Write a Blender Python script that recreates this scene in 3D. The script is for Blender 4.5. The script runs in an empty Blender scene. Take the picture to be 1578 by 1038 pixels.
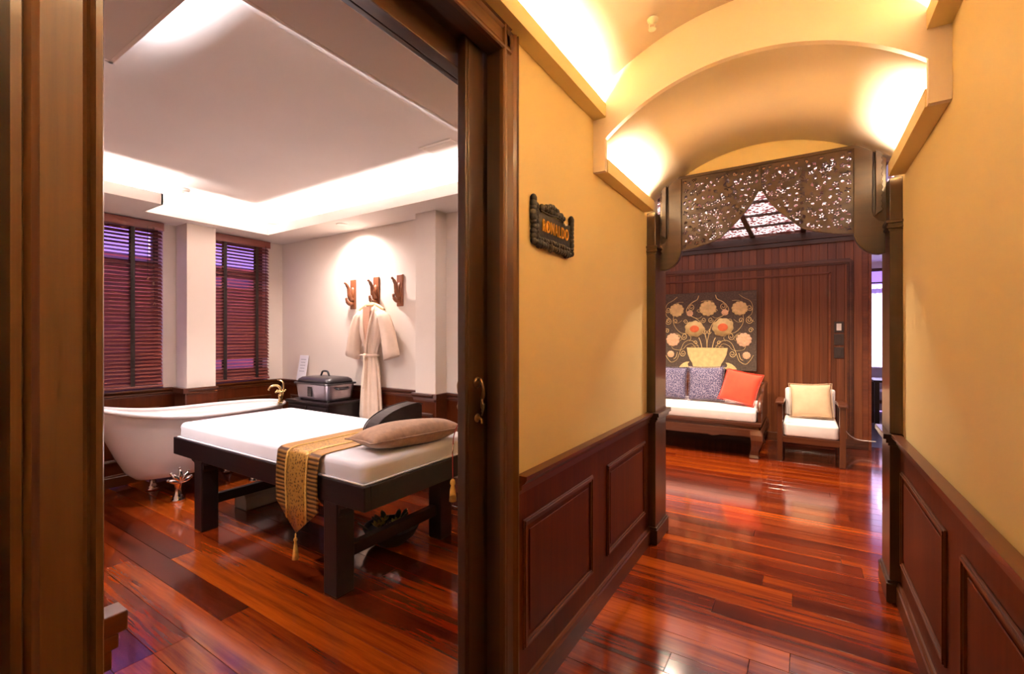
import bpy, bmesh, math, random
import numpy as np
from mathutils import Vector, Matrix

random.seed(7)
scene = bpy.context.scene
C = scene.collection
R = math.radians

# ------------------------------------------------------------------ camera
EYE = 1.417
YAW = 32.64
cam_d = bpy.data.cameras.new('camera')
cam_d.sensor_width = 36.0
cam_d.lens = 701.0 / 1578.0 * 36.0
cam_d.clip_start = 0.02
cam = bpy.data.objects.new('camera', cam_d)
cam.location = (0, 0, EYE)
cam.rotation_euler = (R(90), 0, R(YAW))
C.objects.link(cam)
scene.camera = cam

# ------------------------------------------------------------------ world, exposure
w = bpy.data.worlds.new('dusk_sky')
scene.world = w
w.use_nodes = True
bg = w.node_tree.nodes['Background']
bg.inputs[0].default_value = (0.46, 0.25, 1.0, 1)
bg.inputs[1].default_value = 0.9
vs = scene.view_settings
vs.view_transform = 'Standard'
vs.look = 'None'
vs.exposure = 1.1
vs.gamma = 1.0
vs.use_curve_mapping = False

WARM = (1.0, 0.87, 0.63)
PINKW = (1.0, 0.87, 0.82)
COOLW = (0.95, 0.93, 1.0)


# low violet-white daylight falling through the window of the room beyond the lounge
sd = bpy.data.lights.new('daylight_sun', 'SUN')
sd.energy = 9.0
sd.angle = R(3)
sd.color = (0.80, 0.74, 1.0)
so = bpy.data.objects.new('daylight_sun', sd)
so.rotation_euler = Vector((-0.06, -1.0, -0.42)).to_track_quat('-Z', 'Y').to_euler()
C.objects.link(so)


def area(name, loc, sx, sy, power, col, rot=(0, 0, 0)):
    d = bpy.data.lights.new(name, 'AREA')
    d.shape = 'RECTANGLE'
    d.size = sx
    d.size_y = sy
    d.energy = power
    d.color = col
    o = bpy.data.objects.new(name, d)
    o.location = loc
    o.rotation_euler = rot
    C.objects.link(o)
    return o


UP = math.pi
# cove strips of the corridor: they lie on the cornice ledges behind the fascias
for s, x in ((-1, -0.882), (1, 0.415)):
    area('corridor_cove_light', (x, 0.35, 2.555), 0.02, 3.6, 39, WARM, (UP, R(-s * 25), 0))
    area('corridor_cove_light', (x, 2.68, 2.285), 0.02, 0.78, 9, WARM, (UP, R(-s * 25), 0))
# cove strips of the treatment room
area('room_cove_light', (-3.35, 2.93, 2.63), 3.3, 0.02, 52, PINKW, (R(208), 0, 0))
area('room_cove_light', (-5.18, 2.27, 2.63), 0.02, 1.1, 20, PINKW, (UP, R(28), 0))
area('room_cove_light', (-4.78, 0.8, 2.63), 0.02, 1.7, 27, PINKW, (UP, R(28), 0))
area('room_cove_light', (-1.53, 1.78, 2.63), 0.02, 2.0, 34, COOLW, (UP, R(-40), 0))
area('room_cove_light', (-2.03, 0.62, 2.63), 0.8, 0.02, 9, COOLW, (R(150), 0, 0))


def spot(name, loc, power, col, size=80, blend=0.6, rot=(0, 0, 0), rad=0.03):
    d = bpy.data.lights.new(name, 'SPOT')
    d.energy = power
    d.color = col
    d.spot_size = R(size)
    d.spot_blend = blend
    d.shadow_soft_size = rad
    o = bpy.data.objects.new(name, d)
    o.location = loc
    o.rotation_euler = rot
    C.objects.link(o)
    return o


# downlight over the robe; the rest are added spots (fittings built further down)
spot('ceiling_spot', (-3.98, 2.98, 2.55), 60, (1, 0.86, 0.80), 150, 1.0, (R(10), 0, 0))
for x, y, tl in ((-3.7, 0.72, 30), (-2.95, 0.45, 36), (-4.4, 0.85, 30)):
    spot('ceiling_spot', (x, y, 2.775), 85, (1, 0.88, 0.86), 62, 0.9, (R(tl), 0, 0))  # added out of view to light bed and tub from the front
for x, y in ((-1.35, 5.6), (0.05, 5.55), (-0.3, 4.2), (-2.6, 5.5)):
    spot('ceiling_spot', (x, y, 2.775), 130, (1, 0.80, 0.60), 125, 0.8)  # invented sources, added to brighten the lounge

# ------------------------------------------------------------------ materials
MATS = {}


def nmat(name):
    m = bpy.data.materials.new(name)
    m.use_nodes = True
    nt = m.node_tree
    b = nt.nodes['Principled BSDF']
    MATS[name] = m
    return m, nt, b


def ramp(nt, stops):
    r = nt.nodes.new('ShaderNodeValToRGB')
    el = r.color_ramp.elements
    while len(el) < len(stops):
        el.new(0.5)
    for e, (p, c) in zip(el, stops):
        e.position = p
        e.color = (*c, 1)
    return r


def coords(nt, scale, rnd=False):
    tc = nt.nodes.new('ShaderNodeTexCoord')
    mp = nt.nodes.new('ShaderNodeMapping')
    mp.inputs['Scale'].default_value = scale
    src = tc.outputs['Object']
    if rnd:
        oi = nt.nodes.new('ShaderNodeObjectInfo')
        mul = nt.nodes.new('ShaderNodeMath')
        mul.operation = 'MULTIPLY'
        mul.inputs[1].default_value = 37.0
        nt.links.new(oi.outputs['Random'], mul.inputs[0])
        ad = nt.nodes.new('ShaderNodeVectorMath')
        ad.operation = 'ADD'
        nt.links.new(src, ad.inputs[0])
        nt.links.new(mul.outputs[0], ad.inputs[1])
        src = ad.outputs[0]
    nt.links.new(src, mp.inputs['Vector'])
    return mp.outputs[0]


def bump(nt, b, height, strength, dist=0.01):
    bp = nt.nodes.new('ShaderNodeBump')
    bp.inputs['Strength'].default_value = strength
    bp.inputs['Distance'].default_value = dist
    nt.links.new(height, bp.inputs['Height'])
    nt.links.new(bp.outputs[0], b.inputs['Normal'])


def plain(name, col, rough=0.5, metal=0.0, coat=0.0, var=0.08, scale=6.0, bmp=0.0, bscale=60.0, sheen=0.0, spec=0.5):
    m, nt, b = nmat(name)
    v = coords(nt, (scale,) * 3)
    n = nt.nodes.new('ShaderNodeTexNoise')
    n.inputs['Scale'].default_value = 1.0
    n.inputs['Detail'].default_value = 4
    nt.links.new(v, n.inputs['Vector'])
    lo = tuple(max(0, c * (1 - var)) for c in col)
    hi = tuple(min(1, c * (1 + var)) for c in col)
    r = ramp(nt, [(0.3, lo), (0.7, hi)])
    nt.links.new(n.outputs['Fac'], r.inputs[0])
    nt.links.new(r.outputs[0], b.inputs['Base Color'])
    b.inputs['Roughness'].default_value = rough
    b.inputs['Metallic'].default_value = metal
    b.inputs['Coat Weight'].default_value = coat
    b.inputs['Coat Roughness'].default_value = 0.12
    b.inputs['Sheen Weight'].default_value = sheen
    b.inputs['Specular IOR Level'].default_value = spec
    if bmp:
        n2 = nt.nodes.new('ShaderNodeTexNoise')
        n2.inputs['Scale'].default_value = bscale
        n2.inputs['Detail'].default_value = 3
        tc = nt.nodes.new('ShaderNodeTexCoord')
        nt.links.new(tc.outputs['Object'], n2.inputs['Vector'])
        bump(nt, b, n2.outputs['Fac'], bmp)
    return m


def wood(name, dark, mid, light, axis='z', fine=45.0, rough=0.35, coat=0.3, rnd=False, rndmix=0.0, bmp=0.05, spec=0.5):
    m, nt, b = nmat(name)
    s = {'x': (1.3, fine, fine), 'y': (fine, 1.3, fine), 'z': (fine, fine, 1.3)}[axis]
    v = coords(nt, s, rnd)
    n = nt.nodes.new('ShaderNodeTexNoise')
    n.inputs['Scale'].default_value = 1.0
    n.inputs['Detail'].default_value = 6
    n.inputs['Roughness'].default_value = 0.65
    n.inputs['Distortion'].default_value = 0.25
    nt.links.new(v, n.inputs['Vector'])
    s2 = tuple(q * 0.18 for q in s)
    v2 = coords(nt, s2, rnd)
    n2 = nt.nodes.new('ShaderNodeTexNoise')
    n2.inputs['Scale'].default_value = 1.0
    n2.inputs['Detail'].default_value = 3
    nt.links.new(v2, n2.inputs['Vector'])
    mx = nt.nodes.new('ShaderNodeMix')
    mx.data_type = 'FLOAT'
    mx.inputs[0].default_value = 0.5
    nt.links.new(n.outputs['Fac'], mx.inputs[2])
    nt.links.new(n2.outputs['Fac'], mx.inputs[3])
    fac = mx.outputs[0]
    if rndmix:
        oi = nt.nodes.new('ShaderNodeObjectInfo')
        mm = nt.nodes.new('ShaderNodeMapRange')
        mm.inputs['To Min'].default_value = -rndmix
        mm.inputs['To Max'].default_value = rndmix
        nt.links.new(oi.outputs['Random'], mm.inputs['Value'])
        ad = nt.nodes.new('ShaderNodeMath')
        ad.operation = 'ADD'
        nt.links.new(fac, ad.inputs[0])
        nt.links.new(mm.outputs[0], ad.inputs[1])
        fac = ad.outputs[0]
    r = ramp(nt, [(0.30, dark), (0.5, mid), (0.72, light)])
    nt.links.new(fac, r.inputs[0])
    nt.links.new(r.outputs[0], b.inputs['Base Color'])
    b.inputs['Roughness'].default_value = rough
    b.inputs['Coat Weight'].default_value = coat
    b.inputs['Coat Roughness'].default_value = 0.08
    b.inputs['Specular IOR Level'].default_value = spec
    if bmp:
        bump(nt, b, n.outputs['Fac'], bmp, 0.004)
    return m


def two_tone(name, c1, c2, scale, rough=0.6, metal=0.0, thr=0.5, kind='voronoi', width=0.04, bmp=0.0):
    m, nt, b = nmat(name)
    v = coords(nt, scale if isinstance(scale, tuple) else (scale,) * 3)
    if kind == 'voronoi':
        t = nt.nodes.new('ShaderNodeTexVoronoi')
        t.inputs['Scale'].default_value = 1.0
        out = t.outputs['Distance']
    elif kind == 'wave':
        t = nt.nodes.new('ShaderNodeTexWave')
        t.inputs['Scale'].default_value = 1.0
        t.inputs['Distortion'].default_value = 3.0
        t.bands_direction = 'Z'
        out = t.outputs['Fac']
    else:
        t = nt.nodes.new('ShaderNodeTexNoise')
        t.inputs['Scale'].default_value = 1.0
        t.inputs['Detail'].default_value = 3
        out = t.outputs['Fac']
    nt.links.new(v, t.inputs['Vector'])
    r = ramp(nt, [(thr - width, c1), (thr + width, c2)])
    nt.links.new(out, r.inputs[0])
    nt.links.new(r.outputs[0], b.inputs['Base Color'])
    b.inputs['Roughness'].default_value = rough
    b.inputs['Metallic'].default_value = metal
    if bmp:
        bump(nt, b, out, bmp)
    return m


plain('corridor_paint', (0.78, 0.60, 0.28), 0.55, var=0.03, scale=2, bmp=0.03, bscale=120)
plain('vault_plaster', (0.90, 0.76, 0.64), 0.7, var=0.03, scale=2, bmp=0.03, bscale=90)
plain('room_paint', (0.80, 0.70, 0.62), 0.6, var=0.02, scale=2, bmp=0.02, bscale=120)
plain('room_ceiling', (0.72, 0.66, 0.63), 0.8, var=0.02, scale=2)
plain('soffit_paint', (0.74, 0.66, 0.60), 0.8, var=0.02, scale=2)
plain('white_plaster', (0.80, 0.74, 0.72), 0.7, var=0.03)
wood('walnut', (0.018, 0.006, 0.003), (0.040, 0.014, 0.005), (0.072, 0.027, 0.008), 'z', 40, 0.32, 0.25)
wood('walnut_y', (0.018, 0.006, 0.003), (0.040, 0.014, 0.005), (0.072, 0.027, 0.008), 'y', 40, 0.32, 0.25)
wood('walnut_x', (0.018, 0.006, 0.003), (0.040, 0.014, 0.005), (0.072, 0.027, 0.008), 'x', 40, 0.32, 0.25)
wood('casing_wood', (0.050, 0.017, 0.005), (0.095, 0.036, 0.009), (0.15, 0.060, 0.014), 'z', 35, 0.35, 0.2)
wood('casing_wood_y', (0.050, 0.017, 0.005), (0.095, 0.036, 0.009), (0.15, 0.060, 0.014), 'y', 35, 0.35, 0.2)
wood('wainscot_z', (0.050, 0.0075, 0.0008), (0.085, 0.014, 0.0015), (0.125, 0.023, 0.003), 'z', 30, 0.45, 0.04, spec=0.18)
wood('wainscot_y', (0.050, 0.010, 0.0012), (0.085, 0.019, 0.002), (0.125, 0.032, 0.004), 'y', 30, 0.36, 0.2, spec=0.4)
wood('wainscot_x', (0.050, 0.011, 0.005), (0.085, 0.020, 0.008), (0.13, 0.034, 0.012), 'x', 30, 0.34, 0.3)
wood('espresso', (0.006, 0.0032, 0.0034), (0.012, 0.006, 0.0065), (0.021, 0.010, 0.010), 'x', 40, 0.34, 0.15, spec=0.3)
wood('espresso_z', (0.006, 0.0032, 0.0034), (0.012, 0.006, 0.0065), (0.021, 0.010, 0.010), 'z', 40, 0.34, 0.15, spec=0.3)
wood('panel_wood', (0.070, 0.017, 0.006), (0.155, 0.042, 0.013), (0.28, 0.088, 0.028), 'z', 55, 0.36, 0.2, rnd=True, rndmix=0.06)
wood('panel_trim', (0.10, 0.022, 0.008), (0.18, 0.045, 0.015), (0.26, 0.075, 0.025), 'x', 40, 0.33, 0.3)
wood('rosewood', (0.040, 0.010, 0.004), (0.085, 0.024, 0.009), (0.15, 0.048, 0.016), 'x', 40, 0.28, 0.4)
wood('rosewood_z', (0.040, 0.010, 0.004), (0.085, 0.024, 0.009), (0.15, 0.048, 0.016), 'z', 40, 0.28, 0.4)
wood('carved_teak', (0.026, 0.012, 0.007), (0.046, 0.021, 0.011), (0.070, 0.032, 0.017), 'x', 40, 0.5, 0.1)
wood('blind_wood', (0.13, 0.030, 0.022), (0.21, 0.055, 0.040), (0.30, 0.085, 0.06), 'y', 40, 0.35, 0.2)
wood('hook_wood', (0.09, 0.022, 0.008), (0.20, 0.060, 0.022), (0.34, 0.12, 0.045), 'z', 50, 0.35, 0.3)
wood('pale_wood', (0.45, 0.30, 0.14), (0.60, 0.42, 0.20), (0.72, 0.52, 0.28), 'x', 40, 0.4, 0.2)
wood('floor_plank', (0.030, 0.0028, 0.0008), (0.145, 0.0165, 0.0020), (0.40, 0.074, 0.005), 'x', 26, 0.14, 0.40, rnd=True, rndmix=0.10, bmp=0.0)
wood('floor_dark', (0.03, 0.006, 0.003), (0.06, 0.012, 0.004), (0.10, 0.02, 0.006), 'x', 26, 0.3, 0.3)
plain('sheet_white', (0.83, 0.79, 0.84), 0.75, var=0.03, scale=5, bmp=0.06, bscale=14, sheen=0.2)
plain('seat_white', (0.80, 0.74, 0.72), 0.8, var=0.04, scale=8, bmp=0.05, bscale=25)
plain('porcelain', (0.82, 0.76, 0.76), 0.18, var=0.02, coat=0.6)
plain('chrome', (0.75, 0.70, 0.70), 0.12, 1.0, var=0.05)
plain('gold_metal', (0.72, 0.52, 0.24), 0.2, 1.0, var=0.08)
plain('dark_bronze', (0.26, 0.17, 0.09), 0.3, 1.0, var=0.2)
plain('steel_grey', (0.34, 0.30, 0.34), 0.28, 0.9, var=0.08)
plain('black_plastic', (0.022, 0.017, 0.019), 0.3, var=0.1, coat=0.2)
plain('tan_pillow', (0.30, 0.155, 0.085), 0.8, var=0.18, scale=30, bmp=0.1, bscale=80, sheen=0.3)
plain('brown_leather', (0.022, 0.010, 0.008), 0.55, var=0.2, scale=20, bmp=0.1, bscale=120, spec=0.25)
two_tone('navy_weave', (0.035, 0.030, 0.09), (0.22, 0.185, 0.26), 75, 0.85, thr=0.50, width=0.12, bmp=0.2)
plain('orange_cloth', (0.66, 0.050, 0.014), 0.8, var=0.14, scale=12, bmp=0.12, bscale=30, sheen=0.2)
plain('cream_cloth', (0.62, 0.43, 0.26), 0.8, var=0.08, scale=10, bmp=0.1, bscale=40)
plain('robe_lining', (0.60, 0.33, 0.22), 0.85, var=0.08)
plain('robe_cotton', (0.74, 0.55, 0.42), 0.85, var=0.05, scale=12, bmp=0.12, bscale=60, sheen=0.2)
two_tone('gold_brocade', (0.10, 0.038, 0.008), (0.45, 0.23, 0.040), 62, 0.38, 0.45, thr=0.34, width=0.16, bmp=0.15)
two_tone('gold_border', (0.075, 0.028, 0.008), (0.34, 0.165, 0.036), (6, 6, 13), 0.42, 0.4, thr=0.45, kind='wave', width=0.3, bmp=0.2)
plain('gold_thread', (0.62, 0.36, 0.08), 0.5, 0.2, var=0.2, scale=60, bmp=0.3, bscale=200)
plain('gold_paint', (0.75, 0.36, 0.03), 0.35, 0.3, var=0.1)
plain('black_lacquer', (0.010, 0.005, 0.003), 0.5, var=0.3, scale=30, bmp=0.2, bscale=60)
two_tone('canvas_taupe', (0.075, 0.050, 0.036), (0.13, 0.088, 0.062), 45, 0.85, kind='noise', width=0.15, bmp=0.2)
plain('paint_cream', (0.78, 0.56, 0.24), 0.7, var=0.12, scale=20, bmp=0.1)
plain('paint_peach', (0.82, 0.50, 0.30), 0.7, var=0.12, scale=20)
plain('paint_red', (0.80, 0.16, 0.05), 0.7, var=0.1, scale=20)
plain('grey_vinyl', (0.30, 0.26, 0.23), 0.6, var=0.06, bmp=0.05)
plain('dark_slipper', (0.012, 0.012, 0.02), 0.6, var=0.2)
plain('leaf_green', (0.05, 0.075, 0.012), 0.4, var=0.4, scale=30)
plain('petal_yellow', (0.60, 0.52, 0.08), 0.5, var=0.25, scale=30)
plain('bowl_black', (0.012, 0.010, 0.009), 0.55, var=0.2)
plain('plastic_white', (0.80, 0.74, 0.68), 0.4, var=0.02)
plain('switch_dark', (0.05, 0.035, 0.03), 0.3, var=0.1)
plain('paper_white', (0.82, 0.80, 0.86), 0.6, var=0.02)
plain('paper_print', (0.45, 0.45, 0.52), 0.7, var=0.05)
plain('red_cord', (0.35, 0.02, 0.02), 0.6, var=0.1)
plain('outside_render', (0.50, 0.12, 0.10), 0.9, var=0.15, scale=3)
plain('window_frame_paint', (0.045, 0.018, 0.014), 0.4, var=0.1)
plain('upholstery_grey', (0.55, 0.52, 0.56), 0.8, var=0.05)

# glass: thin clear pane
m, nt, b = nmat('window_glass')
out = nt.nodes['Material Output']
tr = nt.nodes.new('ShaderNodeBsdfTransparent')
gl = nt.nodes.new('ShaderNodeBsdfGlossy')
gl.inputs['Roughness'].default_value = 0.03
nzg = nt.nodes.new('ShaderNodeTexNoise')
nzg.inputs['Scale'].default_value = 2
rg = ramp(nt, [(0.3, (0.92, 0.92, 0.95)), (0.7, (0.97, 0.97, 0.99))])
nt.links.new(nzg.outputs['Fac'], rg.inputs[0])
nt.links.new(rg.outputs[0], tr.inputs[0])
mxs = nt.nodes.new('ShaderNodeMixShader')
mxs.inputs[0].default_value = 0.07
nt.links.new(tr.outputs[0], mxs.inputs[1])
nt.links.new(gl.outputs[0], mxs.inputs[2])
nt.links.new(mxs.outputs[0], out.inputs['Surface'])

# sheer curtain: translucent cloth
m, nt, b = nmat('sheer_cloth')
out = nt.nodes['Material Output']
di = nt.nodes.new('ShaderNodeBsdfDiffuse')
tl = nt.nodes.new('ShaderNodeBsdfTranslucent')
nz = nt.nodes.new('ShaderNodeTexNoise')
nz.inputs['Scale'].default_value = 40
rr = ramp(nt, [(0.3, (0.84, 0.82, 0.86)), (0.7, (0.93, 0.92, 0.95))])
nt.links.new(nz.outputs['Fac'], rr.inputs[0])
nt.links.new(rr.outputs[0], di.inputs[0])
nt.links.new(rr.outputs[0], tl.inputs[0])
mxs = nt.nodes.new('ShaderNodeMixShader')
mxs.inputs[0].default_value = 0.7
nt.links.new(di.outputs[0], mxs.inputs[1])
nt.links.new(tl.outputs[0], mxs.inputs[2])
nt.links.new(mxs.outputs[0], out.inputs['Surface'])

# luminous lace ceiling panels of the lounge (backlit perforated panels)
m, nt, b = nmat('lit_lace_panel')
v = coords(nt, (26, 26, 26))
vo = nt.nodes.new('ShaderNodeTexVoronoi')
vo.inputs['Scale'].default_value = 1.0
nt.links.new(v, vo.inputs['Vector'])
rv = ramp(nt, [(0.34, (0.95, 0.76, 0.76)), (0.52, (0.10, 0.03, 0.03))])
nt.links.new(vo.outputs['Distance'], rv.inputs[0])
nt.links.new(rv.outputs[0], b.inputs['Base Color'])
nt.links.new(rv.outputs[0], b.inputs['Emission Color'])
b.inputs['Emission Strength'].default_value = 1.4
b.inputs['Roughness'].default_value = 0.6

# lamp lenses
m, nt, b = nmat('lamp_lens')
nz = nt.nodes.new('ShaderNodeTexNoise')
rr = ramp(nt, [(0.3, (1.0, 0.88, 0.75)), (0.7, (1.0, 0.92, 0.82))])
nt.links.new(nz.outputs['Fac'], rr.inputs[0])
nt.links.new(rr.outputs[0], b.inputs['Emission Color'])
b.inputs['Emission Strength'].default_value = 6.0


# ------------------------------------------------------------------ mesh helpers
class MB:
    def __init__(self):
        self.v = []
        self.f = []

    def add(self, vs, fs):
        o = len(self.v)
        self.v += [tuple(p) for p in vs]
        self.f += [tuple(i + o for i in f) for f in fs]
        return self

    def box(self, x0, x1, y0, y1, z0, z1):
        vs = [(x0, y0, z0), (x1, y0, z0), (x1, y1, z0), (x0, y1, z0), (x0, y0, z1), (x1, y0, z1), (x1, y1, z1), (x0, y1, z1)]
        return self.add(vs, [(0, 3, 2, 1), (4, 5, 6, 7), (0, 1, 5, 4), (1, 2, 6, 5), (2, 3, 7, 6), (3, 0, 4, 7)])

    def obox(self, c, h, rot=None):
        M = rot if rot is not None else Matrix.Identity(3)
        vs = []
        for sz in (-1, 1):
            for sx, sy in ((-1, -1), (1, -1), (1, 1), (-1, 1)):
                vs.append(Vector(c) + M @ Vector((sx * h[0], sy * h[1], sz * h[2])))
        return self.add(vs, [(0, 3, 2, 1), (4, 5, 6, 7), (0, 1, 5, 4), (1, 2, 6, 5), (2, 3, 7, 6), (3, 0, 4, 7)])

    def prism(self, pts, axis, a0, a1):
        n = len(pts)

        def P(p, a):
            if axis == 'x':
                return (a, p[0], p[1])
            if axis == 'y':
                return (p[0], a, p[1])
            return (p[0], p[1], a)
        vs = [P(p, a0) for p in pts] + [P(p, a1) for p in pts]
        fs = [tuple(range(n)), tuple(range(2 * n - 1, n - 1, -1))]
        fs += [(i, (i + 1) % n, n + (i + 1) % n, n + i) for i in range(n)]
        return self.add(vs, fs)

    def loft(self, rings, cap0=True, cap1=True, closed=True):
        n = len(rings[0])
        vs = [p for r in rings for p in r]
        fs = []
        for k in range(len(rings) - 1):
            for i in range(n if closed else n - 1):
                j = (i + 1) % n
                fs.append((k * n + i, k * n + j, (k + 1) * n + j, (k + 1) * n + i))
        if cap0:
            fs.append(tuple(range(n - 1, -1, -1)))
        if cap1:
            fs.append(tuple((len(rings) - 1) * n + i for i in range(n)))
        return self.add(vs, fs)

    def tube(self, pts, rad, n=8, closed=False, sy=1.0):
        pts = [Vector(p) for p in pts]
        m = len(pts)
        rads = rad if isinstance(rad, (list, tuple)) else [rad] * m
        rings = []
        up = None
        for i, p in enumerate(pts):
            a = pts[i - 1] if (i > 0 or closed) else p
            c = pts[(i + 1) % m] if (i < m - 1 or closed) else p
            t = (c - a).normalized()
            if up is None:
                up = Vector((0, 0, 1)) if abs(t.z) < 0.9 else Vector((0, 1, 0))
            s = t.cross(up)
            if s.length < 1e-5:
                up = Vector((1, 0, 0))
                s = t.cross(up)
            s.normalize()
            up = s.cross(t).normalized()
            rings.append([p + rads[i] * (math.cos(2 * math.pi * k / n) * s + sy * math.sin(2 * math.pi * k / n) * up) for k in range(n)])
        if closed:
            rings.append(rings[0])
            return self.loft(rings, False, False)
        return self.loft(rings)

    def lathe(self, prof, n=20, c=(0, 0, 0), axis='z'):
        rings = []
        for r, h in prof:
            ring = []
            for k in range(n):
                a = 2 * math.pi * k / n
                p = (r * math.cos(a), r * math.sin(a), h)
                if axis == 'x':
                    p = (h, r * math.cos(a), r * math.sin(a))
                elif axis == 'y':
                    p = (r * math.sin(a), h, r * math.cos(a))
                ring.append((p[0] + c[0], p[1] + c[1], p[2] + c[2]))
            rings.append(ring)
        return self.loft(rings)

    def ball(self, c, r, nu=10, nv=7, rot=None):
        r = r if isinstance(r, (tuple, list)) else (r, r, r)
        rings = []
        for j in range(nv + 1):
            ph = -math.pi / 2 + math.pi * (j + 0.02) / (nv + 0.04)
            ring = []
            for k in range(nu):
                a = 2 * math.pi * k / nu
                p = Vector((r[0] * math.cos(ph) * math.cos(a), r[1] * math.cos(ph) * math.sin(a), r[2] * math.sin(ph)))
                if rot is not None:
                    p = rot @ p
                ring.append(p + Vector(c))
            rings.append(ring)
        return self.loft(rings)

    def build(self, name, mat, parent=None, loc=None, bevel=0.0, smooth=False, subsurf=0, seg=2, solid=0.0):
        me = bpy.data.meshes.new(name)
        me.from_pydata([tuple(p) for p in self.v], [], self.f)
        bm = bmesh.new()
        bm.from_mesh(me)
        bmesh.ops.recalc_face_normals(bm, faces=bm.faces)
        bm.to_mesh(me)
        bm.free()
        me.materials.append(MATS[mat])
        o = bpy.data.objects.new(name, me)
        C.objects.link(o)
        if parent is not None:
            o.parent = parent
        if loc is not None:
            o.location = loc
        finish(o, bevel, smooth, subsurf, seg, solid)
        return o


def finish(o, bevel=0.0, smooth=False, subsurf=0, seg=2, solid=0.0):
    if solid:
        md = o.modifiers.new('thick', 'SOLIDIFY')
        md.thickness = solid
        md.offset = 0
    if bevel:
        md = o.modifiers.new('soft_edges', 'BEVEL')
        md.width = bevel
        md.segments = seg
        md.limit_method = 'ANGLE'
        md.angle_limit = R(35)
    if subsurf:
        md = o.modifiers.new('smooth', 'SUBSURF')
        md.levels = subsurf
        md.render_levels = subsurf
    if smooth:
        o.data.polygons.foreach_set('use_smooth', [True] * len(o.data.polygons))


def share(name, src, parent=None, loc=(0, 0, 0), rot=(0, 0, 0)):
    o = src.copy()
    o.name = name
    C.objects.link(o)
    o.parent = parent
    o.location = loc
    o.rotation_euler = rot
    return o


def tag(o, label, cat, group=None, kind=None):
    o['label'] = label
    o['category'] = cat
    if group:
        o['group'] = group
    if kind:
        o['kind'] = kind
    return o


def thing(name, label, cat, loc=(0, 0, 0), rz=0.0, group=None, kind=None):
    o = bpy.data.objects.new(name, None)
    o.empty_display_size = 0.1
    C.objects.link(o)
    o.location = loc
    o.rotation_euler = (0, 0, rz)
    return tag(o, label, cat, group, kind)


def copy_tree(o, loc, label, parent=None, rz=None):
    c = o.copy()
    C.objects.link(c)
    c.parent = parent
    if parent is None:
        c.location = loc
        c['label'] = label
        if rz is not None:
            c.rotation_euler = (0, 0, rz)
    for ch in [q for q in bpy.data.objects if q.parent is o]:
        copy_tree(ch, None, None, c)
    return c


def B(*a):
    return MB().box(*a)


def spline(pts, n=8):
    """Catmull-Rom through points"""
    P = [Vector(p) for p in pts]
    P = [2 * P[0] - P[1]] + P + [2 * P[-1] - P[-2]]
    out = []
    for i in range(1, len(P) - 2):
        for k in range(n):
            t = k / n
            a, b_, c, d = P[i - 1], P[i], P[i + 1], P[i + 2]
            out.append(0.5 * ((2 * b_) + (c - a) * t + (2 * a - 5 * b_ + 4 * c - d) * t * t + (3 * b_ - a - 3 * c + d) * t ** 3))
    out.append(P[-2])
    return out


def struct(o, label, cat):
    return tag(o, label, cat, None, 'structure')

# ================================================================== STRUCTURE
XL, XR = -0.912, 0.445          # corridor wall faces
XM = (XL + XR) / 2
PY0, PY1 = 3.15, 3.43           # portal posts
XW = -5.50                      # window wall face
YB = 3.25                       # robe wall face
YW = 7.20                       # lounge panelled wall face

# ---- floor -------------------------------------------------------
fl = struct(B(-5.7, 3.1, -2.1, 11.3, -0.12, -0.022).build('floor', 'floor_dark'), 'glossy red-brown plank floor running through corridor and rooms', 'floor')
PW = 0.14
plank_src = {}
for L in (1.6, 2.4, 3.2):
    plank_src[L] = B(0.0008, L - 0.0008, 0.0008, PW - 0.0008, -0.02, 0).build('plank', 'floor_plank', bevel=0.0012, seg=1)


def lay(x0, x1, y0, y1):
    row = 0
    y = y0
    while y < y1 - 0.01:
        x = x0 - random.choice((0, 0.7, 1.3, 0.35))
        while x < x1:
            L = random.choice((1.6, 2.4, 3.2, 3.2))
            src = plank_src[L]
            if src.parent is None:
                o = src
                o.parent = fl
                o.location = (x, y, 0)
            else:
                o = share('plank', src, fl, (x, y, 0))
            x += L
        y += PW
        row += 1


lay(-5.3, 0.7, -0.55, 3.37)
lay(-2.2, 1.7, 3.37, 7.43)

# ---- corridor walls ----------------------------------------------
mb = MB()
mb.box(-0.967, XL, 1.37, PY0, 0, 3.0)
mb.box(-1.08, -1.03, 1.37, PY0, 0, 3.0)
mb.box(-1.08, XL, -0.05, 1.37, 2.56, 3.0)
mb.box(-1.08, XL, -2.0, -0.05, 0, 3.0)
mb.box(-1.08, -0.912, PY0, PY1, 0, 3.0)
struct(mb.build('wall_left', 'corridor_paint'), 'warm yellow corridor wall between sliding door and carved archway', 'wall')
struct(B(XR, XR + 0.1, -2.0, PY1, 0, 3.0).build('wall_right', 'corridor_paint'), 'warm yellow corridor wall on the right with dark wainscot', 'wall')
struct(B(-1.08, XR + 0.1, -2.1, -2.0, 0, 3.0).build('wall_front', 'corridor_paint'), 'yellow corridor end wall behind the viewer', 'wall')

# dark recessed leaf left of the doorway
struct(B(-1.0, -0.975, -0.05, 0.152, 0, 2.56).build('trim_1', 'walnut', bevel=0.002), 'very dark recessed wood panel at the far left picture edge', 'panel')


# ---- vaulted corridor ceiling ------------------------------------
def arc(apex, rad, dx):
    return apex - (rad - math.sqrt(max(0, rad * rad - dx * dx)))


A1, R1 = 2.89, 1.05
A2, R2 = 2.65, 0.95
HW = (XR - XL) / 2
YS = 2.20
N = 36


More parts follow.
